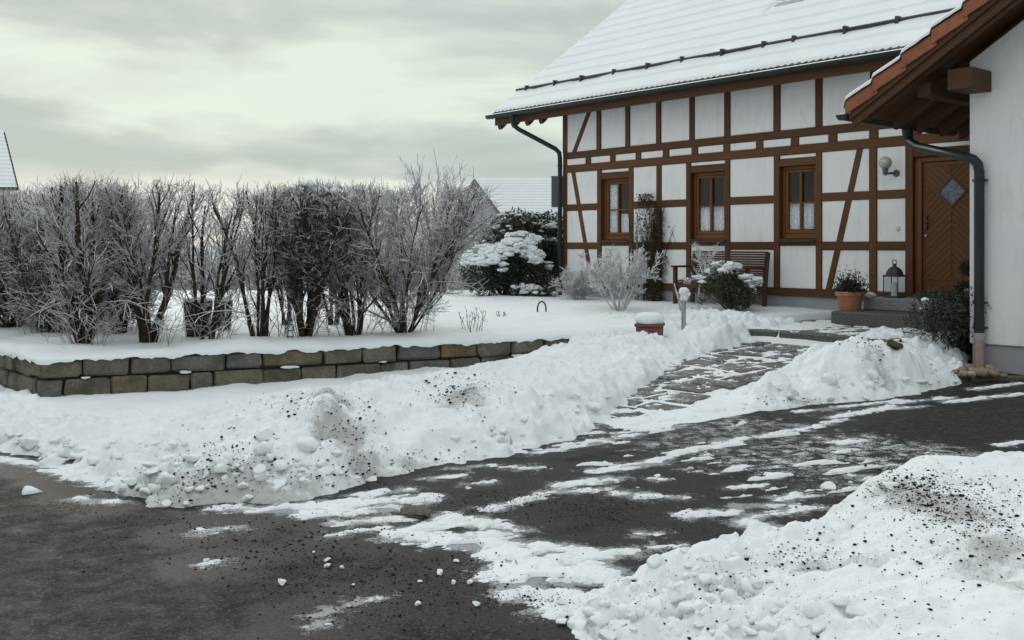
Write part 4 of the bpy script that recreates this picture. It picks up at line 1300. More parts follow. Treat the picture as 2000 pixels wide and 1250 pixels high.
    fr.build('diamond_frame', DOORW, door)
    hn = MB().box(f0 + .035, f0 + .075, 0.045, 0.0695, 1.83, 2.03)
    hn.tube([(f0 + .055, 0.06, 1.94), (f0 + .055, 0.015, 1.94), (f0 + .075, 0.012, 1.94), (f0 + .17, 0.014, 1.935)], [.011, .011, .011, .009], 8)
    hn.build('door_handle', DKMETAL, door, smooth=True)
    lk = MB(); lk.tube([(f0 + .055, 0.07, 1.74), (f0 + .055, 0.045, 1.74)], [.02, .018], 10); lk.build('lock', STEEL, door, smooth=True)

    # roof
    SL = 0.728; ZE0 = 4.405; VE = 0.60; U0, U1 = -1.55, 10.5; VR = -4.1
    def zr(v): return ZE0 + SL * (VE - v)
    roof = part('roof', TILE_DK, MB().prism([(-VE, zr(VE) - 0.13), (-VE, zr(VE) - 0.045), (-VR, zr(VR) - 0.045), (8.8, zr(VE) - 0.045), (8.8, zr(VE) - 0.13), (-VR, zr(VR) - 0.13)], 'x', U0 + 0.03, U1))
    # eaves course of tiles, two rolls each
    tm = MB()
    nseg = 16; tw = 0.25; tl = 0.36
    prof = []
    for i in range(nseg + 1):
        f_ = i / nseg; prof.append((f_ * tw, 0.006 + 0.042 * abs(math.sin(f_ * 2 * math.pi)) ** 0.75))
    vs_ = []
    for s_ in (0.0, tl):
        for (x, z) in prof: vs_.append((x, s_, z + s_ * SL))
        for (x, z) in prof: vs_.append((x, s_, z - 0.014 + s_ * SL))
    n = nseg + 1; fs = []
    for i in range(nseg):
        fs += [(i, i + 1, i + 1 + 2 * n, i + 2 * n), (n + i + 1, n + i, n + i + 2 * n, n + i + 1 + 2 * n), (i + 1, i, n + i, n + i + 1)]
    tm.add(vs_, fs)
    first = tm.build('roof_tile', TILE_DK, roof, smooth=True, recalc=False)
    tme = first.data
    k = 0; u = U0 + 0.01
    while u < U1:
        o = first if k == 0 else link('roof_tile', tme, roof)
        o.location = (u, -(VE + 0.035), ZE0 - 0.05 + 0.002 * (k % 3)); u += tw + 0.001; k += 1
    # verge tiles along the left edge
    vt = None; v = VE + 0.03; k = 0
    while v > VR:
        if vt is None:
            vt = MB().add([(0, 0, 0), (0.14, 0, 0.012), (0.14, .4, .4 * SL + .0), (0, .4, .4 * SL - .012), (0, 0, -0.12), (0.02, 0, -0.12), (0.02, .4, .4 * SL - .13), (0, .4, .4 * SL - .13)],
                          [(0, 1, 2, 3), (0, 3, 7, 4), (4, 7, 6, 5), (0, 4, 5, 1), (1, 5, 6, 2)]).build('verge_tile', TILE_DK, roof)
            o = vt
        else: o = link('verge_tile', vt.data, roof)
        o.location = (U0 - 0.012, -v, zr(v) - 0.004); v -= 0.355; k += 1
    # snow on the roof, stepping with the courses of tiles
    du, dv = 0.04, 0.02
    U, V = np.meshgrid(np.arange(U0 - 0.02, 10.5, du), np.arange(VE + 0.015, VR - 0.001, -dv))
    sl = (VE - V) / 0.355
    fr_ = sl - np.floor(sl)
    step = 0.024 * (1 - fr_) + 0.012 * np.exp(-((fr_ - 0.02) / 0.05) ** 2)
    wave = 0.005 * np.sin(U * 2 * math.pi / 0.125) * np.exp(-np.clip(VE - V, 0, 9) * 6)
    th = 0.050 + 0.012 * fbm(U * 0.9, V * 0.9, 4, 101) + 0.006 * fbm(U * 5, V * 5, 3, 102)
    e = np.clip((VE + 0.03 - V) / 0.07, 0, 1) * np.clip((U - U0 + 0.03) / 0.08, 0.05, 1)
    # bare streaks round the roof window
    Z = ZE0 + SL * (VE - V) - 0.01 + (th + step) * np.sqrt(np.clip(e, 0, 1)) + wave
    gv_ = VE - 0.62
    Z = Z + 0.085 * np.exp(-((V - gv_ + 0.05) / 0.075) ** 2) * np.clip(0.55 + 1.1 * fbm(U * 0.8, U * 0 + 3, 4, 105), 0, 1.15)
    ru0, ru1, rv0, rv1 = 4.03, 4.66, -1.72, -2.9
    hole = (U > ru0 - .06) & (U < ru1 + .06) & (V < rv0 + .05) & (V > rv1 - .06)
    str_ = ((V < rv0 + .44) & (V > rv0 - 1.3) & (np.abs(U - (ru0 - .07) + .10 * (V - rv0)) < .042)) | ((V < rv0 + .24) & (V > rv0 - 1.3) & (np.abs(U - (ru1 + .09) + .10 * (V - rv0)) < .035))
    Z = np.where(str_, ZE0 + SL * (VE - V) - 0.055, Z)
    n_, m_ = U.shape
    idx = np.arange(n_ * m_).reshape(n_, m_)
    cell = ~(hole[:-1, :-1] & hole[1:, 1:] & hole[1:, :-1] & hole[:-1, 1:])
    f = np.stack([idx[:-1, :-1], idx[:-1, 1:], idx[1:, 1:], idx[1:, :-1]], -1)[cell]
    mesh_np('roof_snow', np.stack([U, -V, Z], -1).reshape(-1, 3), f, SNOW, root)
    # roof window
    rw = empty('roof_window', (0, 0, 0), 0); rw.parent = root
    def rp(name, m, a0, a1, b0, b1, h0, h1):
        mb = MB()
        c = [(a0, b0), (a1, b0), (a1, b1), (a0, b1)]
        vs2 = [(a, -b, zr(b) + h0) for a, b in c] + [(a, -b, zr(b) + h1) for a, b in c]
        mb.add(vs2, BOXF).build(name, m, rw)
    rp('frame', DKMETAL, ru0, ru0 + .07, rv0, rv1, -0.06, 0.11); rp('frame', DKMETAL, ru1 - .07, ru1, rv0, rv1, -0.06, 0.11)
    rp('frame', DKMETAL, ru0 + .07, ru1 - .07, rv0, rv0 - .08, -0.06, 0.10); rp('frame', DKMETAL, ru0 + .07, ru1 - .07, rv1 + .08, rv1, -0.06, 0.10)
    rp('pane', GLASS_SKY, ru0 + .07, ru1 - .07, rv0 - .08, rv1 + .08, 0.05, 0.06)
    rp('apron', ZINC, ru0 + .01, ru1 - .01, rv0 + .30, rv0 + .002, 0.0, 0.062)
    # snow guard pipe and its brackets
    gv = VE - 0.62
    gz = zr(gv) + 0.085
    MB().tube([(U0 + .02, -gv, gz), (U1, -gv, gz)], 0.030, 8).build('snow_guard', DKMETAL, root, smooth=True)
    bm_ = MB().box(-0.025, 0.025, -0.05, 0.06, -0.10, 0.055).build('guard_bracket', DKMETAL, root)
    us = [fu(950 + a * .275, gv) for a in (290, 490, 678, 910, 1147, 1393, 1678, 1973)] + [fu(1450 + a * .275, gv) for a in (370, 733, 1105)]
    for i, uu in enumerate(us):
        o = bm_ if i == 0 else link('guard_bracket', bm_.data, root)
        o.location = (uu, -gv, gz)
    # gutter with a lip of snow
    gp_ = []
    for i in range(9):
        a = math.pi + math.pi * i / 8; gp_.append((0.075 * math.cos(a), 0.075 * math.sin(a)))
    outer = gp_; inner = [(p[0] * .93, p[1] * .93) for p in reversed(gp_)]
    gc = (-(VE + 0.095), 4.335)
    gut = MB().prism([(gc[0] + p[0], gc[1] + p[1]) for p in outer + inner], 'x', U0 - 0.08, 9.3).build('gutter', GUTTER, root, smooth=True)
    MB().prism([(gc[0] + p[0] * .9, gc[1] + p[1] * .9) for p in gp_] + [(gc[0] + .05, gc[1] + .018), (gc[0] - .03, gc[1] + .022)], 'x', U0 - 0.05, 9.3).build('gutter_snow', SNOW, root, smooth=True)
    ghk = None
    for i in range(13):
        uu = U0 + 0.25 + i * 0.8
        if ghk is None:
            ghk = MB(); ghk.prism([(gc[0] + p[0] * 1.07, gc[1] + p[1] * 1.07) for p in outer] + [(gc[0] + p[0], gc[1] + p[1]) for p in reversed(gp_)], 'x', -.014, .014); ghk = ghk.build('gutter_hook', GUTTER, root); o = ghk
        else: o = link('gutter_hook', ghk.data, root)
        o.location = (uu, 0, 0)
    # eaves timber: fascia, soffit boards, rafter feet
    part('fascia', EAVE_W, bx(MB(), U0 + .02, 9.4, VE - 0.045, VE - 0.015, 4.13, 4.30), bevel=0.004)
    for j in range(4):
        part('soffit_board', EAVE_W, bx(MB(), 0.0, 9.4, 0.035 + j * .128, 0.035 + j * .128 + .124, 4.30 + .002 * (j % 2), 4.325), bevel=0.003)
    for uu in (-1.42, -0.98, -0.54, -0.12):
        part('rafter', EAVE_Y, MB().prism([(-0.52, 4.04), (-0.56, 4.10), (-0.56, 4.13), (-0.56, 4.30), (0.5, 5.03), (0.5, 4.86), (-0.35, 4.20), (-0.42, 4.12)], 'x', uu - .05, uu + .05), bevel=0.004)
    for j in range(8):
        v0 = 0.50 - j * 0.13
        mb = MB().add([(U0 + .04, -v0, zr(v0) - .16), (-.05, -v0, zr(v0) - .16), (-.05, -v0 + .125, zr(v0 - .125) - .16), (U0 + .04, -v0 + .125, zr(v0 - .125) - .16), (U0 + .04, -v0, zr(v0) - .14), (-.05, -v0, zr(v0) - .14), (-.05, -v0 + .125, zr(v0 - .125) - .14), (U0 + .04, -v0 + .125, zr(v0 - .125) - .14)], BOXF)
        mb.build('soffit_board', EAVE_W, root)
    # downpipe at the left corner
    dv_ = VE + 0.095
    pts = [(-0.82, -dv_, 4.28), (-0.82, -dv_, 4.16), (-0.80, -dv_ + .02, 4.06), (-0.72, -dv_ + .08, 3.98), (-0.10, -0.16, 3.56), (-0.05, -0.10, 3.48), (-0.045, -0.085, 3.36), (-0.045, -0.085, 0.45)]
    MB().tube(pts, [.06] + [.047] * 7, 12).build('downpipe', GUTTER, root, smooth=True)
    for z in (3.2, 1.4): MB().tube([(-0.045, -0.085, z), (-0.045, -0.085, z + .03)], .054, 12).build('pipe_clip', GUTTER, root, smooth=True)
house()

# ------------------------------------------------------------------ the garage at the right edge
def garage():
    VW = 2.3
    uL = fu(1893, VW)
    root = empty('garage', W(uL, VW, 0), HROT)
    tag(root, 'white rendered garage corner with red verge tiles and wooden eaves', 'garage')
    # local: x = u - uL, y = -(v - VW)
    def P(u, v, z): return (u - uL, -(v - VW), z)
    part = lambda name, m, mb, **k: mb.build(name, m, root, **k)
    WR = uL + 6.5
    SLp = 0.636
    UE, ZT, VG = 8.20, 3.31, 2.99
    zt = lambda u: ZT + SLp * (u - UE)
    part('wall', PLASTER_G, MB().prism([(0, 0.455), (WR - uL, 0.455), (WR - uL, zt(uL + 3.3) - .3), (3.3, zt(uL + 3.3) - .3), (0, zt(uL) - .3)], 'y', 0.0, 0.22), bevel=0.012)
    part('wall', PLASTER_G, MB().box(0.004, 0.22, 0.223, VW - .03, 0.455, zt(uL) - .32))
    part('plinth', PLINTH, MB().box(0.02, WR - uL, 0.03, VW - .03, -0.1, 0.452), bevel=0.008)
    # roof deck, seen from below as boards running up the slope
    depth0 = 0.02
    def slab(name, m, u0, u1, v0, v1, h0, h1, parent=root):
        c = [(u0, v1), (u1, v1), (u1, v0), (u0, v0)]
        vs_ = [P(u, v, zt(u) + h0) for u, v in c] + [P(u, v, zt(u) + h1) for u, v in c]
        return MB().add(vs_, BOXF).build(name, m, parent)
    UR = uL + 3.3
    v = VG - 0.05; k = 0
    while v > 0.1:
        slab('soffit_board', EAVE_W, UE + .04, UR, v - .115, v, -0.165 - .003 * (k % 2), -0.145); v -= .118; k += 1
    slab('roof_deck', TILE_DK, UE + .02, UR, 0.0, VG - .02, -0.14, -0.05)
    roof_snow = None
    # flying rafter and barge board
    slab('barge_board', EAVE_W, UE + .03, UR, VG - .085, VG - .045, -0.31, -0.168)
    slab('rafter', EAVE_W, UE + .16, UR, VG - .24, VG - .15, -0.30, -0.169)
    for vv in (2.05, 1.45, 0.85, 0.3):
        slab('rafter', EAVE_W, UE + .10, UR, vv - .05, vv + .05, -0.31, -0.169)
    slab('barge_cap', EAVE_W, UE + .01, UR, VG - .044, VG - .012, -0.205, -0.13)
    # purlin carried through the wall
    cu, cz = onfront(1884, 153, 2.75)
    part('purlin', EAVE_Y, MB().box(cu - .19 - uL, cu + .0 - uL + .10, -(2.78 - VW), 0.0 - .0, cz - .12, cz + .12), bevel=0.008)
    part('eave_beam', EAVE_Y, MB().box(uL - .42 - uL, -.26, -(2.72 - VW), VW - .1, zt(uL - .34) - .49, zt(uL - .34) - .33), bevel=0.006)
    # verge tiles
    tl = 0.36
    u = UE - 0.02; k = 0
    while u < UR:
        # each tile rises a little above the next lower one
        a0, a1 = u, u + tl + .05
        mb = MB()
        prof = [(VG + .012, -0.165), (VG + .012, -0.02), (VG - .02, 0.012), (VG - .26, 0.012), (VG - .26, -0.02), (VG - .012, -0.03), (VG - .012, -0.165)]
        vs_ = []
        for a, lift in ((a0, 0.058), (a1, 0.0)):
            for vv, h in prof: vs_.append(P(a, vv + (0.016 if lift else 0), zt(a) + h + lift * (0.9 if h < -.1 else 1)))
        n = len(prof)
        fs = [tuple(range(n))[::-1], tuple(range(n, 2 * n))] + [(i, (i + 1) % n, (i + 1) % n + n, i + n) for i in range(n)]
        mb.add(vs_, fs).build('verge_tile', TILE, root, bevel=0.004)
        u += tl; k += 1
    # snow lying on it, sagging over each tile step
    du = 0.02
    U, V = np.meshgrid(np.arange(UE - .05, UR, du), np.concatenate([[VG + .046, VG + .046, VG + .036, VG + .02], np.arange(VG, -1.2, -0.03)]))
    fr_ = (U - UE + .02) / tl; fr_ = fr_ - np.floor(fr_)
    e = np.clip((VG + .050 - V) / .055, 0.03, 1) * np.clip((U - UE + .05) / .08, 0, 1)
    th = 0.075 + 0.012 * fbm(U * 2, V * 2, 3, 111)
    Z = ZT + SLp * (U - UE) + 0.004 + 0.052 * (1 - fr_) + 0.85 * th * np.sqrt(np.clip(e * (2 - e), 0, 1)) - 0.02 * (e <= 0)
    Z[0] -= 0.022 + 0.008 * gnoise(U[0] * 9, U[0] * 0, 4)
    n_, m_ = U.shape
    idx = np.arange(n_ * m_).reshape(n_, m_)
    f = np.stack([idx[:-1, :-1], idx[:-1, 1:], idx[1:, 1:], idx[1:, :-1]], -1).reshape(-1, 4)
    mesh_np('roof_snow', np.stack([U - uL, -(V - VW), Z], -1).reshape(-1, 3), f, SNOW, root)
    # gutter running back to the house
    gu, gz, r = UE - 0.065, ZT - .12, 0.072
    arc = [(r * math.cos(math.pi + math.pi * i / 8), r * math.sin(math.pi + math.pi * i / 8)) for i in range(9)]
    poly = arc + [(p[0] * .92, p[1] * .92) for p in reversed(arc)]
    part('gutter', GUTTER, MB().prism([(gu - uL + p[0], gz + p[1]) for p in poly], 'y', -(VG + .03 - VW), VW - .2), smooth=True)
    part('gutter_end', GUTTER, MB().prism([(gu - uL + p[0] * 1.04, gz + p[1] * 1.04) for p in arc], 'y', -(VG + .036 - VW), -(VG + .024 - VW)))
    part('gutter_snow', SNOW, MB().prism([(gu - uL + p[0] * .88, gz + p[1] * .88) for p in arc] + [(gu - uL + .03, gz + .03), (gu - uL - .03, gz + .025)], 'y', -(VG + .02 - VW), VW - .2), smooth=True)
    # swan-neck downpipe
    pu, pz = onfront(1912, 400, VW + .09)
    dpx = (1772 - HX) / F
    vo = (dpx * (L0[1] + EU[1] * gu) - (L0[0] + EU[0] * gu)) / (EV[0] - dpx * EV[1])
    a = np.array(P(gu, vo, gz - .02))
    pe = np.array(P(pu, VW + .085, 0))
    z_hi = onfront(1912, 322, VW + .09)[1]
    pts = [a, a + (0.005, 0, -.10), a + (0.02, 0.0, -.20), (a + (0.02, 0, -.20)) * .86 + np.array([pe[0], pe[1], z_hi + .12]) * .14 + (0, 0, -.05)]
    end = np.array([pe[0] - .16, pe[1], z_hi + .105])
    q = pts[-1]
    for f_ in (.5, 1.0): pts.append(q + (end - q) * f_)
    pts += [np.array([pe[0] - .07, pe[1], z_hi + .07]), np.array([pe[0] - .015, pe[1], z_hi + .01]), np.array([pe[0], pe[1], z_hi - .08])]
    zf = onfront(1912, 651, VW + .09)[1]
    pts += [np.array([pe[0], pe[1], z]) for z in (1.5, zf)]
    part('downpipe', GUTTER, MB().tube([tuple(p) for p in pts], [.075, .07] + [.056] * (len(pts) - 2), 14), smooth=True)
    for y_ in (352, 591, 640):
        z = onfront(1912, y_, VW + .09)[1]
        part('pipe_clip', GUTTER, MB().tube([(pe[0], pe[1], z - .018), (pe[0], pe[1], z + .018)], .063, 14).box(pe[0] - .075, pe[0] + .075, pe[1] - .012, pe[1] + .06, z - .012, z + .012), smooth=False)
    part('pipe_collar', ZINC, MB().lathe([(.056, 0), (.062, .02), (.066, .05), (.072, .085), (.06, .09)], (pe[0], pe[1], zf - .085), 16), smooth=True)
    part('pipe_foot', PIPE_PINK, MB().tube([(pe[0], pe[1], zf - .08), (pe[0], pe[1], 0.02)], .058, 16), smooth=True)
garage()

# ------------------------------------------------------------------ shrubs, trees
class Rng(random.Random):
    def unit(s):
        z = s.uniform(-1, 1); a = s.uniform(0, 2 * math.pi); r = math.sqrt(1 - z * z)
        return np.array([r * math.cos(a), r * math.sin(a), z])
def grow(rs, p, d, length, nseg, r0, r1, wob=0.12, up=0.03, ztop=None):
    x, y, z = float(p[0]), float(p[1]), float(p[2])
    dx, dy, dz = float(d[0]), float(d[1]), float(d[2])
    k = 1.0 / (math.sqrt(dx * dx + dy * dy + dz * dz) + 1e-9); dx *= k; dy *= k; dz *= k
    pts = [(x, y, z)]; step = length / nseg
    rnd = rs.random; w3 = wob * 3.4
    for i in range(nseg):
        dx += (rnd() - .5) * w3 * .62; dy += (rnd() - .5) * w3 * .62; dz += (rnd() - .5) * w3 * .62 + up
        k = 1.0 / (math.sqrt(dx * dx + dy * dy + dz * dz) + 1e-9); dx *= k; dy *= k; dz *= k
        nx, ny, nz = x + dx * step, y + dy * step, z + dz * step
        if ztop is not None and nz > ztop:
            f = max(0.05, (ztop - z) / max(1e-4, nz - z))
            pts.append((x + (nx - x) * f, y + (ny - y) * f, z + (nz - z) * f)); break
        x, y, z = nx, ny, nz
        pts.append((x, y, z))
    k = len(pts)
    return np.array(pts), np.linspace(r0, r0 + (r1 - r0) * (k - 1) / nseg, k)
def branch_dir(rs, d, ang):
    a = rs.random() * 6.2832
    x, y, z = float(d[0]), float(d[1]), float(d[2])
    if abs(z) < .9: ux, uy, uz = y, -x, 0.0
    else: ux, uy, uz = 0.0, z, -y
    k = 1.0 / (math.sqrt(ux * ux + uy * uy + uz * uz) + 1e-9); ux *= k; uy *= k; uz *= k
    vx, vy, vz = y * uz - z * uy, z * ux - x * uz, x * uy - y * ux
    c, s_ = math.cos(ang), math.sin(ang); ca, sa = math.cos(a) * s_, math.sin(a) * s_
    return (x * c + ux * ca + vx * sa, y * c + uy * ca + vy * sa, z * c + uz * ca + vz * sa)
def seg_dir(P, i):
    x, y, z = P[i + 1] - P[i]
    k = 1.0 / (math.sqrt(x * x + y * y + z * z) + 1e-9)
    return (x * k, y * k, z * k)
def woody(rs, base, height, stems, spread, ztop, r0=0.022, nb=9, nt=7, ntt=3, bl=0.62, tl=0.30, ttl=0.12, lean=(0, 0), start=0.25, rt=0.0034, base_r=0.10, first_len=None, bang=(.35, .95), bup=.05, flat=.17):
    """returns a list of stems; every stem = (thick polylines, thin polylines)"""
    out = []
    for s_ in range(stems):
        a = 2 * math.pi * (s_ + rs.uniform(-.3, .3)) / stems
        t = rs.uniform(0.25, 1.0) * spread
        d = np.array([math.cos(a) * t + lean[0], math.sin(a) * t + lean[1], 1.0])
        p = np.array(base) + np.array([math.cos(a) * base_r * rs.uniform(.3, 1), math.sin(a) * base_r * rs.uniform(.3, 1), -0.03])
        zt = ztop + rs.uniform(-flat * .6, flat * .3) if ztop else None
        L = (first_len or height * rs.uniform(.85, 1.15)) * math.sqrt(1 + t * t)
        r_ = r0 * rs.uniform(.6, 1.25)
        P, Q = grow(rs, p, d, L, 11, r_, r_ * .38, 0.10, 0.02, zt)
        thick = [(P, Q)]; thin = []
        n = len(P)
        for b in range(nb):
            f = start + (1 - start) * (b + rs.random()) / nb
            i = min(n - 2, int(f * (n - 1)))
            pd = seg_dir(P, i)
            bd = branch_dir(rs, pd, rs.uniform(*bang))
            ln = bl * rs.uniform(.5, 1.2) * (1.1 - .55 * f)
            P2, Q2 = grow(rs, P[i], bd, ln, 6, Q[i] * .58, rt * 1.3, 0.15, bup, zt + rs.uniform(-.04, .05) if zt else None)
            thick.append((P2, Q2)); n2 = len(P2)
            for c in range(nt):
                j = min(n2 - 2, int((.15 + .85 * rs.random()) * (n2 - 1)))
                if j < 0: continue
                pd2 = seg_dir(P2, j)
                P3, Q3 = grow(rs, P2[j], branch_dir(rs, pd2, rs.uniform(.4, 1.1)), tl * rs.uniform(.5, 1.3), 4, rt * 1.5, rt * .9, 0.2, 0.05, zt + rs.uniform(-.02, .06) if zt else None)
                thin.append((P3, Q3)); n3 = len(P3)
                for e_ in range(ntt):
                    m = min(n3 - 2, int((.2 + .8 * rs.random()) * (n3 - 1)))
                    if m < 0: continue
                    pd3 = seg_dir(P3, m)
                    P4, Q4 = grow(rs, P3[m], branch_dir(rs, pd3, rs.uniform(.5, 1.1)), ttl * rs.uniform(.5, 1.4), 2, rt, rt * .75, 0.2, 0.03)
                    thin.append((P4, Q4))
        out.append((thick, thin))
    return out
def plant(name, stems, label, cat, group=None, m_stem=None, m_twig=None, stem_name='stem', loc=(0, 0, 0), split=True):
    root = empty(name, loc)
    tag(root, label, cat, group)
    allthin = []
    off = np.array(loc)
    sh = lambda lst: [(p - off, r) for p, r in lst]
    if split:
        for thick, thin in stems:
            allthin += thin
            if thick: v, f = tubes_np(sh(thick), 6); mesh_np(stem_name, v, f, m_stem, root)
    else:
        th = []
        for thick, thin in stems: th += thick; allthin += thin
        v, f = tubes_np(sh(th), 5); mesh_np(stem_name, v, f, m_stem, root)
    if allthin:
        v, f = tubes_np(sh(allthin), 3); o = mesh_np('twigs', v, f, m_twig, root); o['kind'] = 'stuff'
    return root
def gz(x, y):
    return float(top_z(np.array([x]), np.array([y]))[0])

def hedge():
    # photo x of the foot, photo y of the foot, stems, spread, label
    HT = 2.23
    spec = [
     (-70, 628, 7, .30, 'dense frosted shrub at the far left end of the hedge, cut by the picture edge'),
     (20, 636, 8, .32, 'dense frosted shrub next to the left picture edge'),
     (95, 645, 8, .30, 'bushy frosted shrub above the left corner of the stone wall'),
     (165, 668, 7, .30, 'shrub with thick dark stems just right of the wall corner'),
     (232, 650, 7, .26, 'tangled shrub with whitened low branches behind the wall'),
     (290, 664, 6, .26, 'upright shrub with four straight dark trunks left of the wooden tubs'),
     (405, 660, 5, .34, 'slender forked shrub standing in front of the wooden tubs'),
     (508, 658, 8, .34, 'open thin-stemmed shrub right of the wooden tubs'),
     (595, 656, 7, .28, 'stout shrub with dark bundled trunks and snow clumps on its top'),
     (690, 652, 8, .38, 'shrub with many leaning stems between stout trunks and the fanned bush'),
     (790, 648, 13, .75, 'widely fanned bush with dense frosted twigs at the right end of the hedge'),
    ]
    for k, (px, py, n, sp, lab) in enumerate(spec):
        x, y = gp(px, py, .50)
        rs = Rng(100 + k * 7)
        dense = k < 5 or k >= 8
        kw = {}
        if k < 3: kw = dict(nb=14, nt=10, start=.04, bl=.75, r0=.020, ntt=3)
        elif k < 5: kw = dict(nb=13, nt=10, start=.12, bl=.75, r0=.034, ntt=3)
        elif k == 5: kw = dict(nb=11, nt=8, start=.34, bl=.72, r0=.038, ntt=4)
        elif k == 6: kw = dict(nb=9, nt=5, start=.22, bl=.66, r0=.026, ntt=3)
        elif k == 7: kw = dict(nb=8, nt=5, start=.25, bl=.62, r0=.025, ntt=3)
        elif k == 8: kw = dict(nb=14, nt=10, start=.24, bl=.78, r0=.038, ntt=4)
        elif k == 9: kw = dict(nb=13, nt=9, start=.22, bl=.72, r0=.027, ntt=3)
        else: kw = dict(nb=15, nt=10, start=.15, bl=.75, r0=.022, ntt=4)
        st = woody(rs, (x, y, gz(x, y)), HT - .5, n, sp, HT + .03, rt=.0030, bang=(.22, .68), bup=.09, flat=.1, **kw)
        suck = []
        for q in range(16 if k > 4 else 26):
            a = rs.uniform(0, 6.28); rr = rs.uniform(.05, .42)
            p = np.array([x + math.cos(a) * rr, y + math.sin(a) * rr * .6, gz(x, y) - .02])
            P, Q = grow(rs, p, np.array([math.cos(a) * rs.uniform(0, .8), math.sin(a) * .4, 1.0]), rs.uniform(.25, .95), 6, .0055, .003, .16, .0)
            tw = [(P, Q)]
            for c in range(7):
                i = rs.randrange(1, len(P) - 1)
                tw.append(grow(rs, P[i], branch_dir(rs, seg_dir(P, i), rs.uniform(.5, 1.2)), rs.uniform(.08, .3), 4, .0034, .0026, .22, 0))
            suck += tw
        # bent low branches whitened by snow
        for q in range(5 if k in (2, 3, 4) else 2):
            i = rs.randrange(len(st)); P0 = st[i][0][0][0]; j = rs.randrange(2, 5)
            d = rs.unit(); d[2] = .1; d[1] = -abs(d[1])
            P, Q = grow(rs, P0[min(j, len(P0) - 1)], d, rs.uniform(.6, 1.0), 9, .011, .005, .26, -.03)
            suck.append((P, Q))
            for c in range(8):
                i2 = rs.randrange(1, len(P) - 1)
                suck.append(grow(rs, P[i2], branch_dir(rs, seg_dir(P, i2), rs.uniform(.5, 1.2)), rs.uniform(.1, .35), 4, .0055, .003, .25, 0))
        st.append(([], suck))
        plant('hedge_shrub', st, lab, 'shrub', 'shrubs of the clipped hedge', BARK_FROST, TWIG_DARK if k == 8 else TWIG_FROST, loc=(x, y, gz(x, y)))
    # second row further back, closing the left part
    spec2 = [(-40, 600, .30, 'at the left picture edge'), (60, 602, .30, 'behind the dense shrubs on the left'), (150, 606, .28, 'behind the wall corner'), (235, 606, .26, 'behind the shrub with whitened low branches'), (560, 600, .2, 'behind the stout shrub'), (650, 600, .22, 'behind the shrub with leaning stems')]
    for k, (px, py, sp, wh) in enumerate(spec2):
        x, y = gp(px, py + 28, .50)
        rs = Rng(500 + k * 11)
        st = woody(rs, (x, y, gz(x, y)), HT - .45, 6, sp, HT + .10, rt=.0042, nb=12 if k < 4 else 9, nt=8, ntt=3, start=.08 if k < 4 else .3, bl=.65, r0=.02)
        plant('hedge_shrub', st, 'frosted shrub in the back row of the hedge ' + wh, 'shrub', 'back row of the hedge', BARK_FROST, TWIG_DARK if k < 4 else TWIG_FROST, loc=(x, y, gz(x, y)), split=False)
    for k, (px, py, wh) in enumerate([(-20, 640, 'cut by the left picture edge'), (45, 640, 'filling the hedge foot near the left edge'), (115, 652, 'filling the hedge foot above the wall corner'), (215, 648, 'between the dark stems left of the straight trunks')]):
        x, y = gp(px, py - 8, .50)
        rs = Rng(700 + k * 13)
        st = woody(rs, (x, y, gz(x, y)), 1.0, 16, .6, None, rt=.0036, nb=9, nt=7, ntt=2, start=.05, bl=.4, tl=.24, r0=.008, base_r=.3)
        plant('low_thicket', st, 'low dark thicket ' + wh, 'shrub', None, TWIG_DARK, TWIG_DARK, loc=(x, y, gz(x, y)), split=False)
    # snow clumps caught on top of the stout shrub
    for k, (px, py, r) in enumerate([(575, 366, 10), (600, 360, 13), (625, 375, 15), (645, 390, 12), (655, 372, 9), (690, 385, 9), (692, 405, 12), (585, 378, 9), (612, 385, 10), (665, 398, 8)]):
        x, y, z = at_depth(px, py, 12.0 + 0.04 * (k % 4))
        o = MB().lump((0, 0, 0), r / F * 12, 900 + k, 3, .35, .7).build('snow_clump', SNOW, None, smooth=True)
        o.location = (x, y, z)
        tag(o, 'small snow clump caught on top of the stout hedge shrub', 'snow clump', 'snow clumps caught in the hedge top')
    # loose long shoots above the cut
    for k, (px, py, hgt) in enumerate([(300, 368, .28), (371, 372, .22), (75, 372, .3), (250, 360, .2)]):
        pass
hedge()

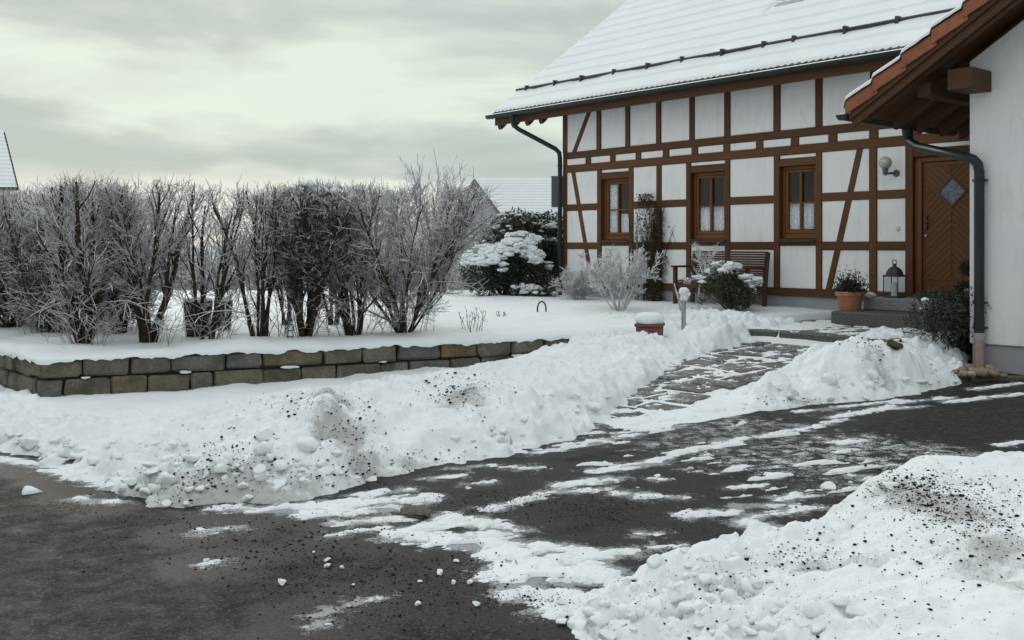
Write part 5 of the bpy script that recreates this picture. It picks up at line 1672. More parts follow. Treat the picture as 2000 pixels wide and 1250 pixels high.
# leafless bushes in the bed before the house
def bushes():
    def base(px, py, z=None):
        if z is None:
            hx, hy, hz = hit(px, py); return float(hx[0]), float(hy[0]), float(hz[0])
        x, y = gp(px, py, z); return x, y, z
    x, y, z = base(1210, 606)
    plant('frosted_bush', woody(Rng(31), (x, y, z), .78, 20, .95, None, nb=9, nt=6, ntt=2, r0=.010, bl=.26, tl=.13, ttl=.05, rt=.0042, start=.35), 'upright bush of snow covered twigs in front of the climbing rose', 'bush', None, TWIG_WHITE, TWIG_WHITE, loc=(x, y, z), split=False)
    x, y, z = base(1130, 584)
    plant('frosted_bush', woody(Rng(37), (x, y, z), .45, 22, 1.15, None, nb=8, nt=6, ntt=2, r0=.008, bl=.22, tl=.12, ttl=.05, rt=.0045, start=.2), 'low rounded frosted bush at the left corner of the house', 'bush', None, TWIG_WHITE, TWIG_WHITE, loc=(x, y, z), split=False)
    x, y, z = base(1358, 600)
    st = woody(Rng(41), (x, y, z), .62, 1, .05, None, nb=3, nt=4, ntt=2, r0=.016, bl=.3, tl=.14, ttl=.05, rt=.004, start=.55)
    top = st[0][0][0][0][-1]
    st += woody(Rng(43), top - np.array([0, 0, .05]), .38, 5, .75, None, nb=5, nt=4, ntt=2, r0=.009, bl=.18, tl=.1, ttl=.04, rt=.004, start=.3, base_r=.01)
    plant('rose_tree', st, 'small standard rose with bare snowy crown in front of the bench', 'rose', None, TWIG_WHITE, TWIG_WHITE, loc=(x, y, z), split=False)
    # dead perennial stems
    x, y, z = base(925, 645)
    plant('dry_stems', woody(Rng(47), (x, y, z), .26, 11, .5, None, nb=2, nt=1, ntt=0, r0=.005, bl=.1, tl=.05, rt=.003, start=.5, base_r=.16), 'clump of dead perennial stems right of the fanned hedge bush', 'dry plant', None, TWIG_DARK, TWIG_FROST, loc=(x, y, z), split=False)
    x, y, z = base(980, 618)
    plant('dry_stems', woody(Rng(48), (x, y, z), .09, 6, .5, None, nb=1, nt=1, ntt=0, r0=.006, bl=.05, tl=.03, rt=.004, start=.5, base_r=.05), 'tiny tuft of dead stems poking out of the garden snow', 'dry plant', None, TWIG_DARK, TWIG_DARK, loc=(x, y, z), split=False)
    # climbing rose with its wooden post
    u0 = fu(1270, .1)
    rs = Rng(53)
    st = []
    for k in range(34):
        uu = u0 + (rs.uniform(-.36, .22) if k < 18 else rs.gauss(.16, .05)); p = np.array(W(uu, .06 + rs.uniform(0, .10), .58))
        P, Q = grow(rs, p, np.array([rs.uniform(-.1, .1), rs.uniform(-.05, .05), 1.0]), rs.uniform(1.2, 1.85), 12, .009, .004, .07, .03, 2.42)
        thin = []
        for c in range(22):
            i = int(rs.uniform(.1, 1) * (len(P) - 2))
            dd = rs.unit(); dd[2] -= .9
            P3, Q3 = grow(rs, P[i], dd, rs.uniform(.08, .30), 4, .0045, .003, .2, -.12)
            thin.append((P3, Q3))
        st.append(([(P, Q)], thin))
    r = plant('climbing_rose', st, 'dark tangled climbing rose on the house wall between the left windows', 'climber', None, VINE, VINE, loc=W(u0, .1, .58), split=False)
    # leaves left hanging
    vs_, fs = [], []
    o0 = np.array(W(u0, .1, .58))
    for k in range(2600):
        uu = u0 + (rs.gauss(-.08, .17) if k % 2 else rs.gauss(.16, .06)); zz = rs.uniform(.7, 2.55)
        if zz > 2.35: uu = u0 + rs.uniform(-.3, 0.05)
        p = np.array(W(uu, .05 + abs(rs.gauss(.06, .05)), zz)) - o0
        a, b = rs.unit() * .022, rs.unit() * .016
        n = len(vs_); vs_ += [tuple(p - a), tuple(p + b), tuple(p + a), tuple(p - b)]; fs.append((n, n + 1, n + 2, n + 3))
    lf = MB().add(vs_, fs).build('leaves', LEAF_DRY, r, recalc=False); lf['kind'] = 'stuff'
    pst = MB().box(-.035, .035, -.03, .03, 0, 1.75).build('trellis_post', EAVE_Y, r)
    pst.location = tuple(np.array(W(u0 + .2, .09, .5)) - o0); pst.rotation_euler = (0, 0, HANG)
bushes()

def leafy(name, loc, rx, ry, rz, n, leaf, m, label, cat, seed, snow=(), shape=None, group=None, stem=True, lump_r=(.05, .1), inner=0.55, boxy=False):
    """evergreen: many leaf sprays through an uneven crown, snow pads on top"""
    root = empty(name, loc)
    tag(root, label, cat, group)
    rs = np.random.RandomState(seed)
    # uneven outline: sum of offset lobes
    lob = rs.normal(0, .38, (14, 3)); lob[:, 2] = np.abs(lob[:, 2]) * .9 - .1
    if boxy:
        lob = rs.uniform(-1, 1, (14, 3)) * np.array([.62, .55, .5]) + np.array([0, 0, .12])
        lob[:8, 2] = rs.uniform(.25, .48, 8)
    which = rs.randint(0, 14, n)
    d = rs.normal(0, 1, (n, 3)); d /= np.linalg.norm(d, axis=1, keepdims=True)
    rad = (inner + (1 - inner) * rs.rand(n) ** .5)
    P = lob[which] + d * rad[:, None] * .52
    P = P * np.array([rx, ry, rz]); P[:, 2] += rz * .62
    P = P[P[:, 2] > -.02]; n = len(P)
    dd = d[:n]
    a = rs.normal(0, 1, (n, 3)) * .7 + dd; a /= np.linalg.norm(a, axis=1, keepdims=True)
    b = np.cross(a, rs.normal(0, 1, (n, 3))); b /= np.linalg.norm(b, axis=1, keepdims=True) + 1e-9
    s = leaf * rs.uniform(.6, 1.4, (n, 1))
    V = np.stack([P, P + a * s + b * s * .32, P + a * s * 2, P + a * s - b * s * .32], 1).reshape(-1, 3)
    Fc = np.arange(n * 4).reshape(n, 4)
    o = mesh_np('foliage', V, Fc, m, root, smooth=False); o['kind'] = 'stuff'
    # dark core of branches
    rg = Rng(seed)
    th = []
    for k in range(18):
        t_ = lob[k % 14] * np.array([rx, ry, rz]) * .8 + np.array([0, 0, rz * .6])
        th.append((np.array([[0, 0, -.03], t_ * .4 + rg.unit() * .03, t_]), np.array([.02, .013, .006])))
    v, f = tubes_np(th, 5); mesh_np('branches', v, f, TWIG_DARK, root)
    if snow:
        mb = MB()
        cnt, zmin, rr = snow
        k = 0; tries = 0
        while k < cnt and tries < cnt * 30:
            tries += 1
            i = rs.randint(n)
            q = P[i]
            if q[2] < rz * zmin: continue
            # only where the sky can see it
            same = (np.hypot(P[:, 0] - q[0], P[:, 1] - q[1]) < .09)
            tz = P[same, 2].max()
            if q[2] < tz - (.12 if zmin > .2 else .6): continue
            r_ = rs.uniform(*lump_r) * rr
            mb.lump((q[0], q[1], q[2] + r_ * .15), r_, seed * 7 + k, 2, .5, rs.uniform(.36, .6)); k += 1
        mb.build('snow_cap', SNOW, root, smooth=True, recalc=False)['kind'] = 'stuff'
    return root
def evergreens():
    def at(px, py, z): x, y = gp(px, py, z); return (x, y, z)
    x, y, z = at_depth(1042, 574, 22.6)
    leafy('yew_bush', (x + .1, y, .48), 1.28, 1.0, 1.17, 26000, .045, LEAF_YEW, 'tall dark yew flecked with snow at the left end of the house', 'bush', 61, (330, .10, 1.0), lump_r=(.03, .10), boxy=True)
    x, y, z = at_depth(985, 580, 20.6)
    leafy('yew_bush', (x, y, .47), .85, .75, .82, 9000, .04, LEAF_YEW, 'rounded evergreen half buried under thick snow pads left of the house', 'bush', 62, (330, .22, 1.0), lump_r=(.06, .15))
    for k, (px, py, r) in enumerate([(1022, 578, .24), (1064, 572, .2)]):
        x, y, z = at_depth(px, py, 19.8)
        leafy('small_bush', (x, y, .49), r * 1.15, r, r * .85, 900, .03, LEAF_YEW, ['small cushion bush under a round snow cap in front of the evergreens', 'small dark bush dusted with snow near the downpipe'][k], 'bush', 64 + k, (26 if k == 0 else 10, .3, .9), lump_r=(.06, .1))
    hx, hy, hz = hit(1425, 596)
    x, y, z = W(fu(1425, 1.35), 1.35, .58)
    leafy('box_bush', (x, y, z), .42, .40, .46, 6500, .024, LEAF_BOX, 'green leafy bush with thick snow pads in front of the bench', 'bush', 66, (60, .42, 1.0), lump_r=(.035, .095))
    x, y, z = at_depth(1862, 690, 11.9)
    leafy('dark_bush', (x + .06, y, .26), .42, .40, .60, 6500, .024, LEAF_DK, 'dark rounded bush beside the garage corner', 'bush', 67, (3, .85, .7), lump_r=(.04, .06))
    x, y, z = at_depth(1885, 575, 12.7)
    leafy('clipped_tree', (x + .05, y, .80), .22, .22, .22, 2600, .02, LEAF_DK, 'small dark clipped tree behind the bush by the door', 'bush', 68, (2, .6, .6), lump_r=(.02, .035))
    leafy('clipped_tree', (x + .10, y + .02, 1.20), .12, .12, .13, 1200, .018, LEAF_DK, 'dark leafy ball on top of the clipped tree by the door', 'bush', 69)
evergreens()

def far_things():
    # wood beyond the lawn: one frosted mass
    rs = Rng(77)
    th = []; tn = []
    for k in range(46):
        x = -22 + k * .62 + rs.uniform(-.4, .4); y = rs.uniform(31, 40)
        h = rs.uniform(3.2, 4.6)
        for thick, thin in woody(rs, (x, y, -1.7), h * .8, 4, .28, None, nb=9, nt=7, ntt=2, r0=.05, bl=1.2, tl=.65, ttl=.3, rt=.013, start=.12): th += thick; tn += thin
    root = empty('far_wood', (0, 36, -1.7)); tag(root, 'pale frosted trees seen through the hedge beyond the lawn', 'trees', kind='stuff')
    off = np.array([0, 36, -1.7])
    v, f = tubes_np([(p - off, r) for p, r in th], 4); o = mesh_np('trunks', v, f, TWIG_FAR, root); o['kind'] = 'stuff'
    v, f = tubes_np([(p - off, r) for p, r in tn], 3); o = mesh_np('twigs', v, f, TWIG_FAR, root); o['kind'] = 'stuff'
    # bare tree above the hedge
    x, y, z = at_depth(862, 520, 24)
    st = woody(Rng(81), (x, y, -.1), 2.2, 3, .10, None, nb=9, nt=9, ntt=4, r0=.06, bl=1.5, tl=.7, ttl=.3, rt=.006, start=.3, first_len=2.9)
    t = empty('bare_tree', (x, y, -.1)); tag(t, 'bare frosted tree rising above the right end of the hedge', 'tree')
    off = np.array([x, y, -.1]); th = []; tn = []
    for a, b in st: th += a[:1]; tn += a[1:] + b
    v, f = tubes_np([(p - off, r) for p, r in th], 7); mesh_np('trunk', v, f, BARK_FROST, t)
    v, f = tubes_np([(p - off, r) for p, r in tn], 3); o = mesh_np('crown', v, f, TWIG_FROST, t); o['kind'] = 'stuff'
    # neighbour behind: brown gable, snowy roof
    D = 46.0
    n = empty('far_house', at_depth(925, 479, D)[:2] + (-2.0,)); tag(n, 'house behind the garden with brown gable and snow covered roof', 'house')
    nx, ny, nz_ = n.location
    gx, gy, gzz = at_depth(925, 352, D)            # gable peak
    L_ = np.array([-1.0, -.30]); L_ = L_ / np.linalg.norm(L_)
    ridge = np.array([.955, -.05]); ridge /= np.linalg.norm(ridge)
    acr = np.array([.62, -.75]); acr /= np.linalg.norm(acr)
    pk = gzz + 2.0
    wdt = 3.4; drop = 2.9
    def pt(r_, a_, z_): q = np.array([0, 0.0]) + ridge * r_ + acr * a_; return (float(q[0]), float(q[1]), z_)
    ev = pk - drop
    MB().add([pt(.3, -wdt + .4, 0), pt(.3, wdt - .4, 0), pt(.3, wdt - .4, ev + .3), pt(.3, 0, pk - .15), pt(.3, -wdt + .4, ev + .3), pt(11, -wdt + .4, 0), pt(11, wdt - .4, 0), pt(11, wdt - .4, ev + .3), pt(11, 0, pk - .15), pt(11, -wdt + .4, ev + .3)],
             [(0, 1, 2, 3, 4), (9, 8, 7, 6, 5), (0, 4, 9, 5), (1, 6, 7, 2), (0, 5, 6, 1), (2, 7, 8, 3), (3, 8, 9, 4)]).build('wall', PLINTH, n)
    for sgn in (-1, 1):
        MB().add([pt(0, 0, pk - .1), pt(11.3, 0, pk - .1), pt(11.3, sgn * wdt, ev - .1), pt(0, sgn * wdt, ev - .1), pt(0, 0, pk + .05), pt(11.3, 0, pk + .05), pt(11.3, sgn * wdt, ev + .05), pt(0, sgn * wdt, ev + .05)], BOXF).build('roof', FARWALL, n)
        vs_ = []; fs = []
        rows = 22
        for i in range(rows + 1):
            f_ = i / rows
            for j, h in ((0, .075), (1, .11)):
                if i == rows and j: continue
                ff = f_ + (j * .85 / rows)
                for r_ in (.03, 11.25): vs_.append(pt(r_, sgn * wdt * min(ff, 1), pk - drop * min(ff, 1) + h))
        nn = len(vs_) // 2
        for i in range(nn - 1): fs.append((2 * i, 2 * i + 1, 2 * i + 3, 2 * i + 2))
        MB().add(vs_, fs).build('roof_snow', SNOW, n)
    cx_, cy_, cz_ = at_depth(1090, 345, 42.5)
    ch = MB().box(-.28, .28, -.3, .3, -1.3, 0).build('chimney', SLATE, n); ch.location = (cx_ - nx, cy_ - ny, cz_ - nz_)
    cc = MB().box(-.33, .33, -.35, .35, 0, .07).build('chimney_cap', SNOW, n); cc.location = ch.location
    # steep snowy roof at the left picture edge
    D = 38.0
    m = empty('far_house', at_depth(-60, 479, D)[:2] + (-2.0,)); tag(m, 'house with steep snow covered roof at the left picture edge', 'house')
    r0 = at_depth(10, 258, D); r1 = at_depth(41, 372, D - 1.5)
    zr_, ze = r0[2] + 2, r1[2] + 2
    mx, my = m.location[0], m.location[1]
    A = (r0[0] - mx, 0.0); B = (r1[0] - mx, -1.6)
    MB().add([(-7, 1.0, 0), (A[0] - 1.2, 1.0, 0), (A[0] - .6, -1.0, 0), (-7, -1.0, 0), (-7, 1.0, ze), (A[0] - 1.2, 1.0, ze), (A[0] - .6, -1.0, ze), (-7, -1.0, ze)], BOXF).build('wall', PLASTER, m)
    MB().add([(-7, 0, zr_), (A[0], A[1], zr_), (B[0], B[1], ze), (-7, B[1], ze), (2 * A[0] - B[0] - .3, 1.6, ze), (-7, 1.6, ze)], [(0, 1, 2, 3), (1, 4, 2), (0, 5, 4, 1), (3, 2, 4, 5)]).build('roof', TILE_DK, m)
    vs_ = []; fs = []
    rows = 15
    for i in range(rows):
        for f_, h in ((i / rows, .05), ((i + .9) / rows, .10)):
            vs_ += [(-7, B[1] * f_ - .06, zr_ + (ze - zr_) * f_ + h), (A[0] + (B[0] - A[0]) * f_ - .05, B[1] * f_ - .06, zr_ + (ze - zr_) * f_ + h)]
    for i in range(len(vs_) // 2 - 1): fs.append((2 * i, 2 * i + 1, 2 * i + 3, 2 * i + 2))
    MB().add(vs_, fs).build('roof_snow', SNOW, m)
far_things()

# ------------------------------------------------------------------ things at the house front
def bench():
    u0, u1 = fu(1336, .5), fu(1497, .30)
    Lb = u1 - u0
    root = empty('garden_bench', W(u0, .42, .60), HANG)
    tag(root, 'dark brown slatted wooden bench against the house wall', 'bench')
    def part(name, mb, bev=.006, m=BENCHW): return mb.build(name, m, root, bevel=bev)
    # side frames: leg, curved back post, arm
    for x in (0.0, Lb - .06):
        part('leg', MB().box(x, x + .06, -.38, -.31, -.12, .62))
        n = 7
        pts = [(x + .03, .0 + .10 + .10 * (i / n) ** 2 * 1.0, -.12 + 1.0 * i / n) for i in range(n + 1)]
        mb = MB()
        for i in range(n): mb.bar(pts[i], (pts[i + 1][0], pts[i + 1][1], pts[i + 1][2] + .004), .055, .07, (0, 1, 0))
        part('back_post', mb, 0)
        part('arm_rest', MB().box(x - .01, x + .07, -.42, .12, .62, .655))
    for j in range(6):
        part('seat_slat', MB().box(.065, Lb - .065, -.36 + j * .075, -.36 + j * .075 + .062, .385, .41), .004)
    part('apron', MB().box(.065, Lb - .065, -.36, -.33, .28, .38))
    # back: narrow slats following the curve
    for j in range(13):
        f = .52 + .47 * j / 12; f2 = f + .030
        y = .10 + .10 * f ** 2 - .05; y2 = .10 + .10 * f2 ** 2 - .05
        part('back_slat', MB().bar((-.0, (y + y2) / 2, -.12 + 1.0 * (f + f2) / 2), (Lb, (y + y2) / 2, -.12 + 1.0 * (f + f2) / 2), .018, .031), .003)
    # snow left on one end of the seat
    s = MB()
    for k, (x, y, r) in enumerate([(.10, -.2, .05), (.20, -.22, .055), (.29, -.2, .05), (.36, -.23, .035)]): s.lump((x, y, .42), r, 40 + k, 2, .3, .5)
    s.build('seat_snow', SNOW, root, smooth=True)
bench()

def pots():
    # terracotta pot with plant on the lower step
    c = W(fu(1660, 1.05), 1.05, .674)
    root = empty('flower_pot', c); tag(root, 'ribbed terracotta pot with dark green plant on the lower doorstep', 'flower pot')
    r = .195
    MB().lathe([(.0, 0), (r * .72, 0), (r * .74, .01), (r * .93, .20), (r * .96, .205), (r * 1.06, .21), (r * 1.09, .225), (r * 1.06, .24), (r * 1.09, .25), (r * 1.06, .262), (r * 1.02, .268), (r * .92, .268), (r * .9, .22), (0, .22)], (0, 0, 0), 28).build('pot', TERRA, root, smooth=True)
    MB().lathe([(0, .215), (r * .88, .225), (0, .235)], (0, 0, 0), 20).build('soil', EARTH, root)
    leafy_in(root, (0, 0, .24), .21, .21, .17, 2200, .022, LEAF_DK, 71)
    # white stone beside it
    o = MB().lump((0, 0, 0), .085, 5, 3, .12, .55).build('round_stone', SNOW, None, smooth=True)
    o.location = W(fu(1697, .72), .72, .885); tag(o, 'white snow covered stone beside the terracotta pot', 'stone')
    # square planter by the garden edge, buried in the bank
    hx, hy, _z = at_depth(1269, 640, 12.7)
    o = empty('planter', (hx, hy, .265), HANG * .4); tag(o, 'dark red planter with a thick snow cushion at the top of the snow bank', 'planter')
    w = .152
    MB().add([(-w * .82, -w * .82, -.1), (w * .82, -w * .82, -.1), (w * .82, w * .82, -.1), (-w * .82, w * .82, -.1), (-w, -w, .30), (w, -w, .30), (w, w, .30), (-w, w, .30)], BOXF).build('pot', TERRA_DK, o, bevel=.012)
    MB().box(-w * 1.09, w * 1.09, -w * 1.09, w * 1.09, .30, .345).build('rim', TERRA_DK, o, bevel=.01)
    MB().lathe([(0, .34), (w * 1.12, .345), (w * 1.24, .37), (w * 1.24, .41), (w * 1.1, .45), (w * .7, .475), (0, .482)], (0, 0, 0), 20).build('snow_cushion', SNOW, o, smooth=True)
def leafy_in(root, c, rx, ry, rz, n, leaf, m, seed):
    rs = np.random.RandomState(seed)
    P = rs.normal(0, .5, (n, 3)) * np.array([rx, ry, rz]); P[:, 2] = np.abs(P[:, 2]) * 1.3
    P += np.array(c)
    a = rs.normal(0, 1, (n, 3)) + np.array([0, 0, .9]); a /= np.linalg.norm(a, axis=1, keepdims=True)
    b = np.cross(a, rs.normal(0, 1, (n, 3))); b /= np.linalg.norm(b, axis=1, keepdims=True)
    s = leaf * rs.uniform(.6, 1.4, (n, 1))
    V = np.stack([P, P + a * s + b * s * .35, P + a * s * 2, P + a * s - b * s * .35], 1).reshape(-1, 3)
    o = mesh_np('foliage', V, np.arange(n * 4).reshape(n, 4), m, root, smooth=False); o['kind'] = 'stuff'
pots()

def lantern():
    z0 = .846
    root = empty('lantern', W(fu(1747, .38), .38, z0), HANG); tag(root, 'dark metal lantern with a white candle on the upper doorstep', 'lantern')
    w = .115
    MB().box(-w, w, -w, w, 0, .022).build('base', RUST, root, bevel=.004)
    for sx in (-1, 1):
        for sy in (-1, 1):
            MB().box(sx * w - .011 * (sx > 0) - .0, sx * w + .011 * (sx < 0), sy * w - .011 * (sy > 0), sy * w + .011 * (sy < 0), .0225, .30).build('corner_post', RUST, root)
    MB().box(-w - .008, w + .008, -w - .008, w + .008, .3005, .325).build('collar', RUST, root, bevel=.003)
    MB().lathe([(w * 1.12, .326), (w * 1.04, .36), (w * .82, .405), (w * .5, .435), (w * .28, .447), (0, .45)], (0, 0, 0), 8).build('roof', RUST, root)
    MB().lathe([(w * .26, .446), (w * .2, .465), (w * .34, .472), (0, .49)], (0, 0, 0), 8).build('vent', RUST, root)
    ring = [(math.cos(a) * .035, 0, .512 + math.sin(a) * .03) for a in [i * math.pi / 8 for i in range(-3, 12)]]
    MB().tube(ring, .006, 6).build('handle', RUST, root, smooth=True)
    for sx, sy in ((0, -1), (1, 0), (0, 1), (-1, 0)):
        b = MB()
        if sx: b.box(sx * (w - .006), sx * (w - .004), -w + .012, w - .012, .024, .299)
        else: b.box(-w + .012, w - .012, sy * (w - .006), sy * (w - .004), .024, .299)
        b.build('pane', GLASS, root)
    MB().lathe([(0, .023), (.046, .023), (.047, .205), (.044, .215), (.036, .208), (0, .203)], (0, 0, 0), 18).build('candle', WAX, root, smooth=True)
    MB().tube([(0, 0, .204), (.002, 0, .222)], .002, 5).build('wick', DKMETAL, root)
lantern()

def wall_lamp():
    u, z = onfront(1729, 318, .19)
    root = empty('wall_lamp', W(u, .19, z), HANG); tag(root, 'round glass globe lamp on a grey bracket beside the front door', 'lamp')
    g = MB().lathe([(.0, -.093)] + [(.094 * math.cos(a), .094 * math.sin(a)) for a in [(-80 + 10 * i) * math.pi / 180 for i in range(17)]] + [(0, .094)], (0, 0, 0), 24)
    g.build('globe', GLOBE, root, smooth=True)
    MB().lathe([(.025, -.185), (.036, -.16), (.04, -.11), (.046, -.095), (.046, -.08)], (0, 0, 0), 16).build('holder', LAMP_M, root, smooth=True)
    MB().tube([(0, 0, -.16), (.02, .06, -.155), (.05, .13, -.15), (.07, .185, -.15)], [.017, .018, .02, .022], 10).build('arm', LAMP_M, root, smooth=True)
    MB().tube([(.07, .165, -.15), (.07, .1895, -.15)], [.04, .056], 18).build('wall_plate', LAMP_M, root, smooth=True)
    u, z = onfront(1753, 446, .0)
    b = MB().tube([(0, -.0235, 0), (0, -.004, 0)], [.034, .04], 18).tube([(.0, -.034, .005), (0, -.024, .005)], .016, 12)
    o = b.build('door_bell', WHITEP, None, smooth=True); o.location = W(u, .0, z); o.rotation_euler = (0, 0, HANG)
    tag(o, 'small round white bell push on the plaster beside the door', 'door bell')
wall_lamp()

def garden_light():
    hx, hy, hz = hit(1335, 638)
    x, y, z = float(hx[0]), float(hy[0]), float(hz[0])
    root = empty('garden_light', (x, y, z)); tag(root, 'steel bollard light under a snow cap at the edge of the garden', 'garden light')
    MB().tube([(0, 0, -.1), (0, 0, .33)], .030, 16).build('post', STEEL, root, smooth=True)
    MB().lathe([(.0, .33), (.033, .33), (.036, .36), (.046, .44), (.044, .445), (0, .445)], (0, 0, 0), 16).build('lamp_head', WHITEP, root, smooth=True)
    s = MB(); s.lump((0, 0, .44), .06, 3, 3, .25, .8).lump((.01, .0, .36), .048, 8, 3, .3, 1.0).lump((.06, 0, .40), .035, 9, 2, .3, .9)
    s.build('snow_cap', SNOW, root, smooth=True, recalc=False)
    # snow covered stick beside it
    o = MB().tube([(0, 0, 0), (-.02, 0, .12), (-.06, 0, .26), (-.085, 0, .36)], [.010, .010, .011, .006], 6).build('stick', TWIG_WHITE, None, smooth=True)
    o.location = (x - .03, y + .05, z + .18); tag(o, 'snow covered stick leaning at the bollard light', 'stick')
garden_light()

def hoop():
    hx, hy, hz = hit(1058, 609)
    x, y, z = float(hx[0]), float(hy[0]), float(hz[0])
    pts = [(math.cos(a) * .065, 0, .06 + math.sin(a) * .10) for a in [math.pi - math.pi * i / 10 for i in range(11)]]
    pts = [(-.065, 0, -.03)] + pts + [(.065, 0, -.03)]
    o = MB().tube(pts, .013, 8).build('metal_hoop', DKMETAL, None, smooth=True); o.location = (x, y, z)
    tag(o, 'small dark metal hoop standing in the garden snow', 'hoop')
hoop()

def tubs():
    for k, (px, py, w, h, lab) in enumerate([(382, 655, 52, 70, 'mossy wooden tub with snow rim behind the slender forked shrub'), (432, 640, 34, 55, 'smaller dark wooden tub right behind the larger tub')]):
        x, y = gp(px, py, .50)
        y += .1
        s = y / F
        root = empty('planter_tub', (x, y, .47)); tag(root, lab, 'tub')
        r = w * s / 2 * 1.08; H = h * s
        n = 14
        for i in range(n):
            a0 = 2 * math.pi * (i + .04) / n; a1 = 2 * math.pi * (i + .96) / n
            P = lambda rr, a, z: (rr * math.cos(a), rr * math.sin(a), z)
            MB().add([P(r * .74, a0, -.05), P(r * .74, a1, -.05), P(r * .68, a1, -.05), P(r * .68, a0, -.05), P(r, a0, H), P(r, a1, H), P(r * .92, a1, H), P(r * .92, a0, H)], BOXF).build('stave', TUBW, root)
        for z in (.12, .72):
            rr = r * (.74 + .26 * (z * H + .05) / (H + .05)) * 1.012
            MB().lathe([(rr, z * H), (rr * 1.015, z * H + .012), (rr * 1.02, z * H + .03), (rr * 1.0, z * H + .035)], (0, 0, 0), 20).build('hoop', DKMETAL, root)
        MB().lathe([(0, H - .05), (r * .9, H - .05), (r * .93, H + .0), (r * .98, H + .012), (r * .9, H + .035), (0, H + .05)], (0, 0, 0), 20).build('snow_fill', SNOW, root, smooth=True)
        st = woody(Rng(600 + k), (0, 0, H), .22, 7, .8, None, nb=4, nt=3, ntt=1, r0=.006, bl=.14, tl=.07, ttl=.03, rt=.0035, start=.3, base_r=.08)
        th = []
        for a, b in st: th += a + b
        v, f = tubes_np(th, 3); mesh_np('dry_plant', v, f, TWIG_DARK, root)
    # small wire cage
    x, y = gp(567, 660, .50)
    mb = MB()
    for dx in (-.03, .03):
        for dy in (-.03, .03): mb.tube([(dx, dy, -.02), (dx, dy, .17)], .0035, 5)
    for z in (.03, .10, .17): mb.tube([(-.03, -.03, z), (.03, -.03, z), (.03, .03, z), (-.03, .03, z), (-.03, -.03, z)], .0035, 5)
    o = mb.build('wire_stand', DKMETAL, None); o.location = (x, y, gz(x, y)); tag(o, 'tiny dark wire stand left of the stout hedge shrub', 'wire stand')
tubs()

# ------------------------------------------------------------------ garage corner: pebbles, kerb
def garage_corner():
    rs = random.Random(8)
    uL = fu(1893, 2.3)
    # earth bed
    bed = MB().prism([(8.5, -3.9), (uL + .35, -3.15), (uL + .35, -2.32), (uL - .02, -2.3), (uL - .02, -.4), (8.88, -.4), (8.88, -3.0)], 'z', 0.0, 0.17).build('planting_bed', EARTH, None)
    bed.location = W(0, 0, 0); bed.rotation_euler = (0, 0, HANG)
    tag(bed, 'dark earth bed at the foot of the garage corner', kind='structure')
    # big rounded river pebbles heaped against the wall
    k = 0
    spots = []
    rows = [(1800, 1890, 690), (1795, 1892, 698), (1800, 1900, 706), (1830, 1925, 713), (1840, 1940, 720), (1855, 1950, 727), (1870, 1960, 733)]
    for a, b, py in rows:
        px = a + rs.uniform(0, 8)
        while px < b:
            r = rs.uniform(8.5, 15)
            spots.append((px + r * .5, py + rs.uniform(-2, 2), r)); px += r * 1.65
    for px, py, r in spots:
        z = .20
        x, y = gp(px, py, z)
        rr = r / F * y * .92
        u_, v_ = uv(np.array(x), np.array(y))
        if v_ < 2.42 and u_ > uL - .08: continue
        o = MB().lump((0, 0, 0), rr, k * 3 + 1, 2, .16, rs.uniform(.55, .75)).build('pebble', PEBBLE, None, smooth=True)
        o.location = (x, y, .185 + rr * .35 + rs.uniform(0, .02)); o.rotation_euler = (rs.uniform(-.3, .3), rs.uniform(-.3, .3), rs.uniform(0, 3))
        tag(o, 'rounded brown river pebble in the heap at the garage corner', 'pebble', 'pebbles at the garage corner'); k += 1
    # timber edging
    a = gp(1897, 742, .14); b = gp(2080, 738, .14)
    a = W(uL - .12, 3.2, 0); 
    p0 = gp(1898, 748, .10); p1 = gp(1992, 737, .16)
    ang = math.atan2(p1[1] - p0[1], p1[0] - p0[0])
    o = MB().box(0, .62, -.05, .05, -.1, .075).build('edging_beam', KERB_M, None, bevel=.012)
    o.location = (p0[0], p0[1], .10); o.rotation_euler = (0, 0, ang); tag(o, 'short weathered edging beam at the foot of the garage wall', 'edging')
    # clod of earth on the heap
    hx, hy, hz = hit(1748, 678)
    o = MB().lump((0, 0, 0), .085, 77, 3, .45, .45).build('earth_clod', EARTH, None, smooth=True)
    o.location = (float(hx[0]), float(hy[0]), float(hz[0]) + .01); o.rotation_euler = (.2, .3, -.5); tag(o, 'dark clod of earth on the heap by the garage', 'earth')
garage_corner()

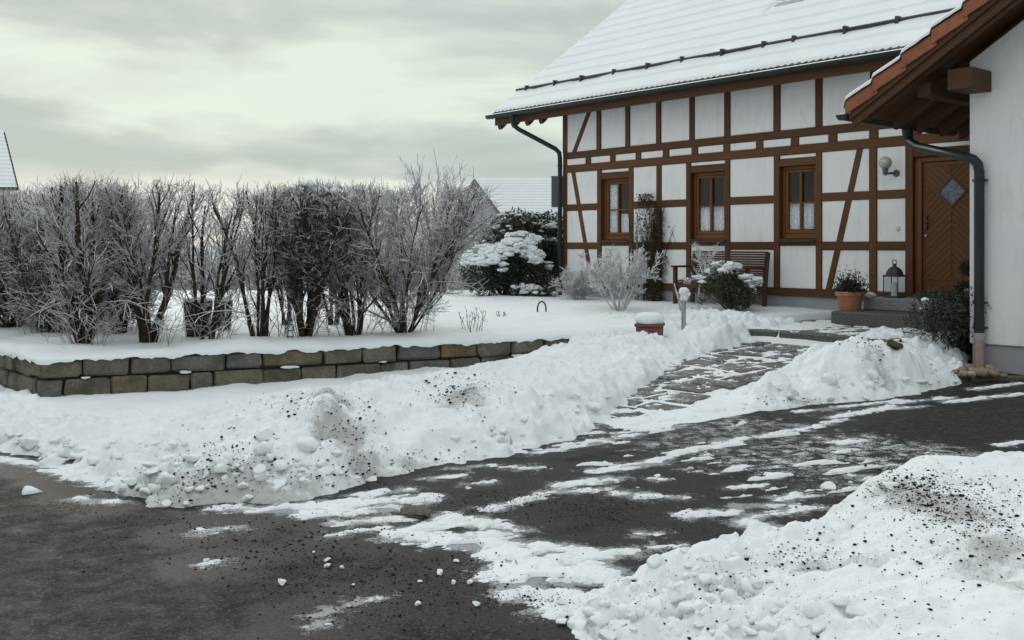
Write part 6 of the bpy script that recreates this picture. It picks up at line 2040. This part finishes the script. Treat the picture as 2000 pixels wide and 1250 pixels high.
# ------------------------------------------------------------------ small stuff on the ground
def litter():
    rs = np.random.RandomState(12)
    octv, octf = ico(1)
    octv_ = np.array([[1, 0, 0], [-1, 0, 0], [0, 1, 0], [0, -1, 0], [0, 0, 1], [0, 0, -1]], float)
    octf_ = np.array([[0, 2, 4], [2, 1, 4], [1, 3, 4], [3, 0, 4], [2, 0, 5], [1, 2, 5], [3, 1, 5], [0, 3, 5]])
    def scatter(name, clusters, m, label):
        PX = []; PY = []; RP = []
        for cx, cy, sx, sy, n, r in clusters + [(a, b, c * 1.05, d * 1.05, e_ * 3, f_ * .42) for a, b, c, d, e_, f_ in clusters]:
            PX.append(cx + rs.normal(0, 1, n) * sx); PY.append(cy + rs.normal(0, 1, n) * sy); RP.append(.54 * r * np.exp(np.clip(rs.normal(0, .5, n), -2, .95)))
        PX = np.concatenate(PX); PY = np.concatenate(PY); RP = np.concatenate(RP)
        ok = (PY > 640) & (PY < 1290); PX, PY, RP = PX[ok], PY[ok], RP[ok]
        x, y, z = hit(PX, PY)
        r = RP / F * y
        n = len(x)
        sc = rs.uniform(.62, 1.3, (n, 12, 1))
        V = octv[None] * sc * r[:, None, None] * np.array([1, 1, .62])
        a = rs.uniform(0, 6.28, n); c, s = np.cos(a), np.sin(a)
        Vx = V[..., 0] * c[:, None] - V[..., 1] * s[:, None]; Vy = V[..., 0] * s[:, None] + V[..., 1] * c[:, None]
        V = np.stack([Vx + x[:, None], Vy + y[:, None], V[..., 2] + z[:, None] + r[:, None] * .12], -1).reshape(-1, 3)
        f = (octf[None] + (np.arange(n) * 12)[:, None, None]).reshape(-1, 3)
        o = mesh_np(name, V, f, m, smooth=False); tag(o, label, 'grit', kind='stuff')
    scatter('grit', [
        (1050, 985, 110, 14, 420, 2.0), (1220, 990, 60, 14, 160, 2.0), (930, 975, 60, 10, 140, 1.8), (1250, 1020, 60, 14, 90, 1.8),
        (740, 1130, 130, 40, 420, 2.9), (560, 1085, 80, 30, 200, 2.7), (680, 1090, 200, 60, 220, 2.6), (300, 1060, 160, 50, 120, 2.3), (900, 1150, 110, 35, 150, 2.6), (400, 1040, 120, 25, 110, 2.2), (520, 1050, 60, 20, 70, 2.2),
        (850, 1215, 150, 25, 90, 2.6), (1030, 1175, 50, 10, 60, 2.6), (640, 1200, 90, 30, 70, 2.4), (250, 1000, 100, 20, 80, 2.0),
        (690, 850, 38, 22, 55, 3.0), (640, 790, 45, 14, 40, 2.6), (890, 760, 35, 16, 60, 2.8), (900, 780, 45, 25, 40, 2.6), (470, 895, 60, 30, 130, 3.0), (400, 930, 70, 25, 120, 2.8), (560, 790, 40, 12, 18, 2.6),
        (640, 930, 60, 14, 40, 3.2), (730, 905, 50, 12, 30, 3.0), (850, 890, 60, 8, 22, 3.0), (330, 950, 60, 15, 40, 3.0),
        (1800, 960, 45, 25, 260, 3.0), (1870, 985, 50, 25, 220, 3.2), (1740, 945, 30, 18, 60, 3.0), (1930, 1030, 50, 30, 110, 3.4), (1700, 1020, 120, 50, 110, 3.0), (1850, 1100, 110, 60, 60, 4.0), (1580, 1090, 40, 14, 60, 3.0), (1520, 1100, 40, 20, 20, 3.0), (1960, 960, 40, 30, 40, 3.0),
        (1350, 1150, 90, 45, 45, 3.6), (1600, 1190, 150, 40, 45, 3.4), (1420, 1110, 30, 20, 12, 4.0),
        (1710, 690, 20, 12, 30, 2.0), (1690, 672, 20, 6, 14, 2.2), (1540, 785, 40, 5, 16, 2.2)], GRIT_M, 'dark road grit scattered over asphalt and snow heaps')
    scatter('grit', [(110, 992, 45, 8, 260, 2.0), (40, 1000, 50, 10, 60, 1.8), (1100, 975, 100, 10, 130, 1.8), (1220, 1000, 70, 12, 90, 1.7), (1050, 1168, 60, 6, 40, 2.2)], GRIT_O, 'ochre grit swept into streaks on the asphalt')
    # single lumps of snow on the street
    lum = [(550, 1142, 11), (640, 1096, 8), (640, 1108, 10), (668, 1110, 5), (858, 1122, 10), (820, 1138, 5), (886, 1140, 8), (918, 1140, 9), (815, 1183, 9), (930, 1183, 10), (690, 1144, 5), (1093, 1180, 10), (1098, 1220, 12), (915, 955, 6), (1160, 922, 5), (1283, 932, 7), (1350, 917, 7), (404, 1096, 7), (212, 940, 8), (243, 950, 9), (745, 1172, 7), (890, 1098, 6), (612, 1080, 4)]
    x, y, z = hit([a for a, b, c in lum], [b for a, b, c in lum])
    for k, (px, py, r) in enumerate(lum):
        rr = r / F * y[k]
        o = MB().lump((0, 0, 0), rr, 300 + k, 3, .3, .62, 7).build('snow_lump', SNOW, None, smooth=True)
        o.location = (float(x[k]), float(y[k]), float(z[k]) + rr * .4)
        tag(o, 'small loose lump of snow lying on the asphalt', 'snow lump', 'loose snow lumps on the asphalt')
    # flat stone in the snow tongue
    x, y, z = hit([812], [1008])
    o = MB().lump((0, 0, 0), .105, 21, 3, .18, .3).build('flat_stone', KERB_M, None, smooth=True)
    o.location = (float(x[0]), float(y[0]), .03); o.rotation_euler = (0, .08, .2); tag(o, 'flat dark stone lying in the snow tongue on the asphalt', 'stone')
litter()
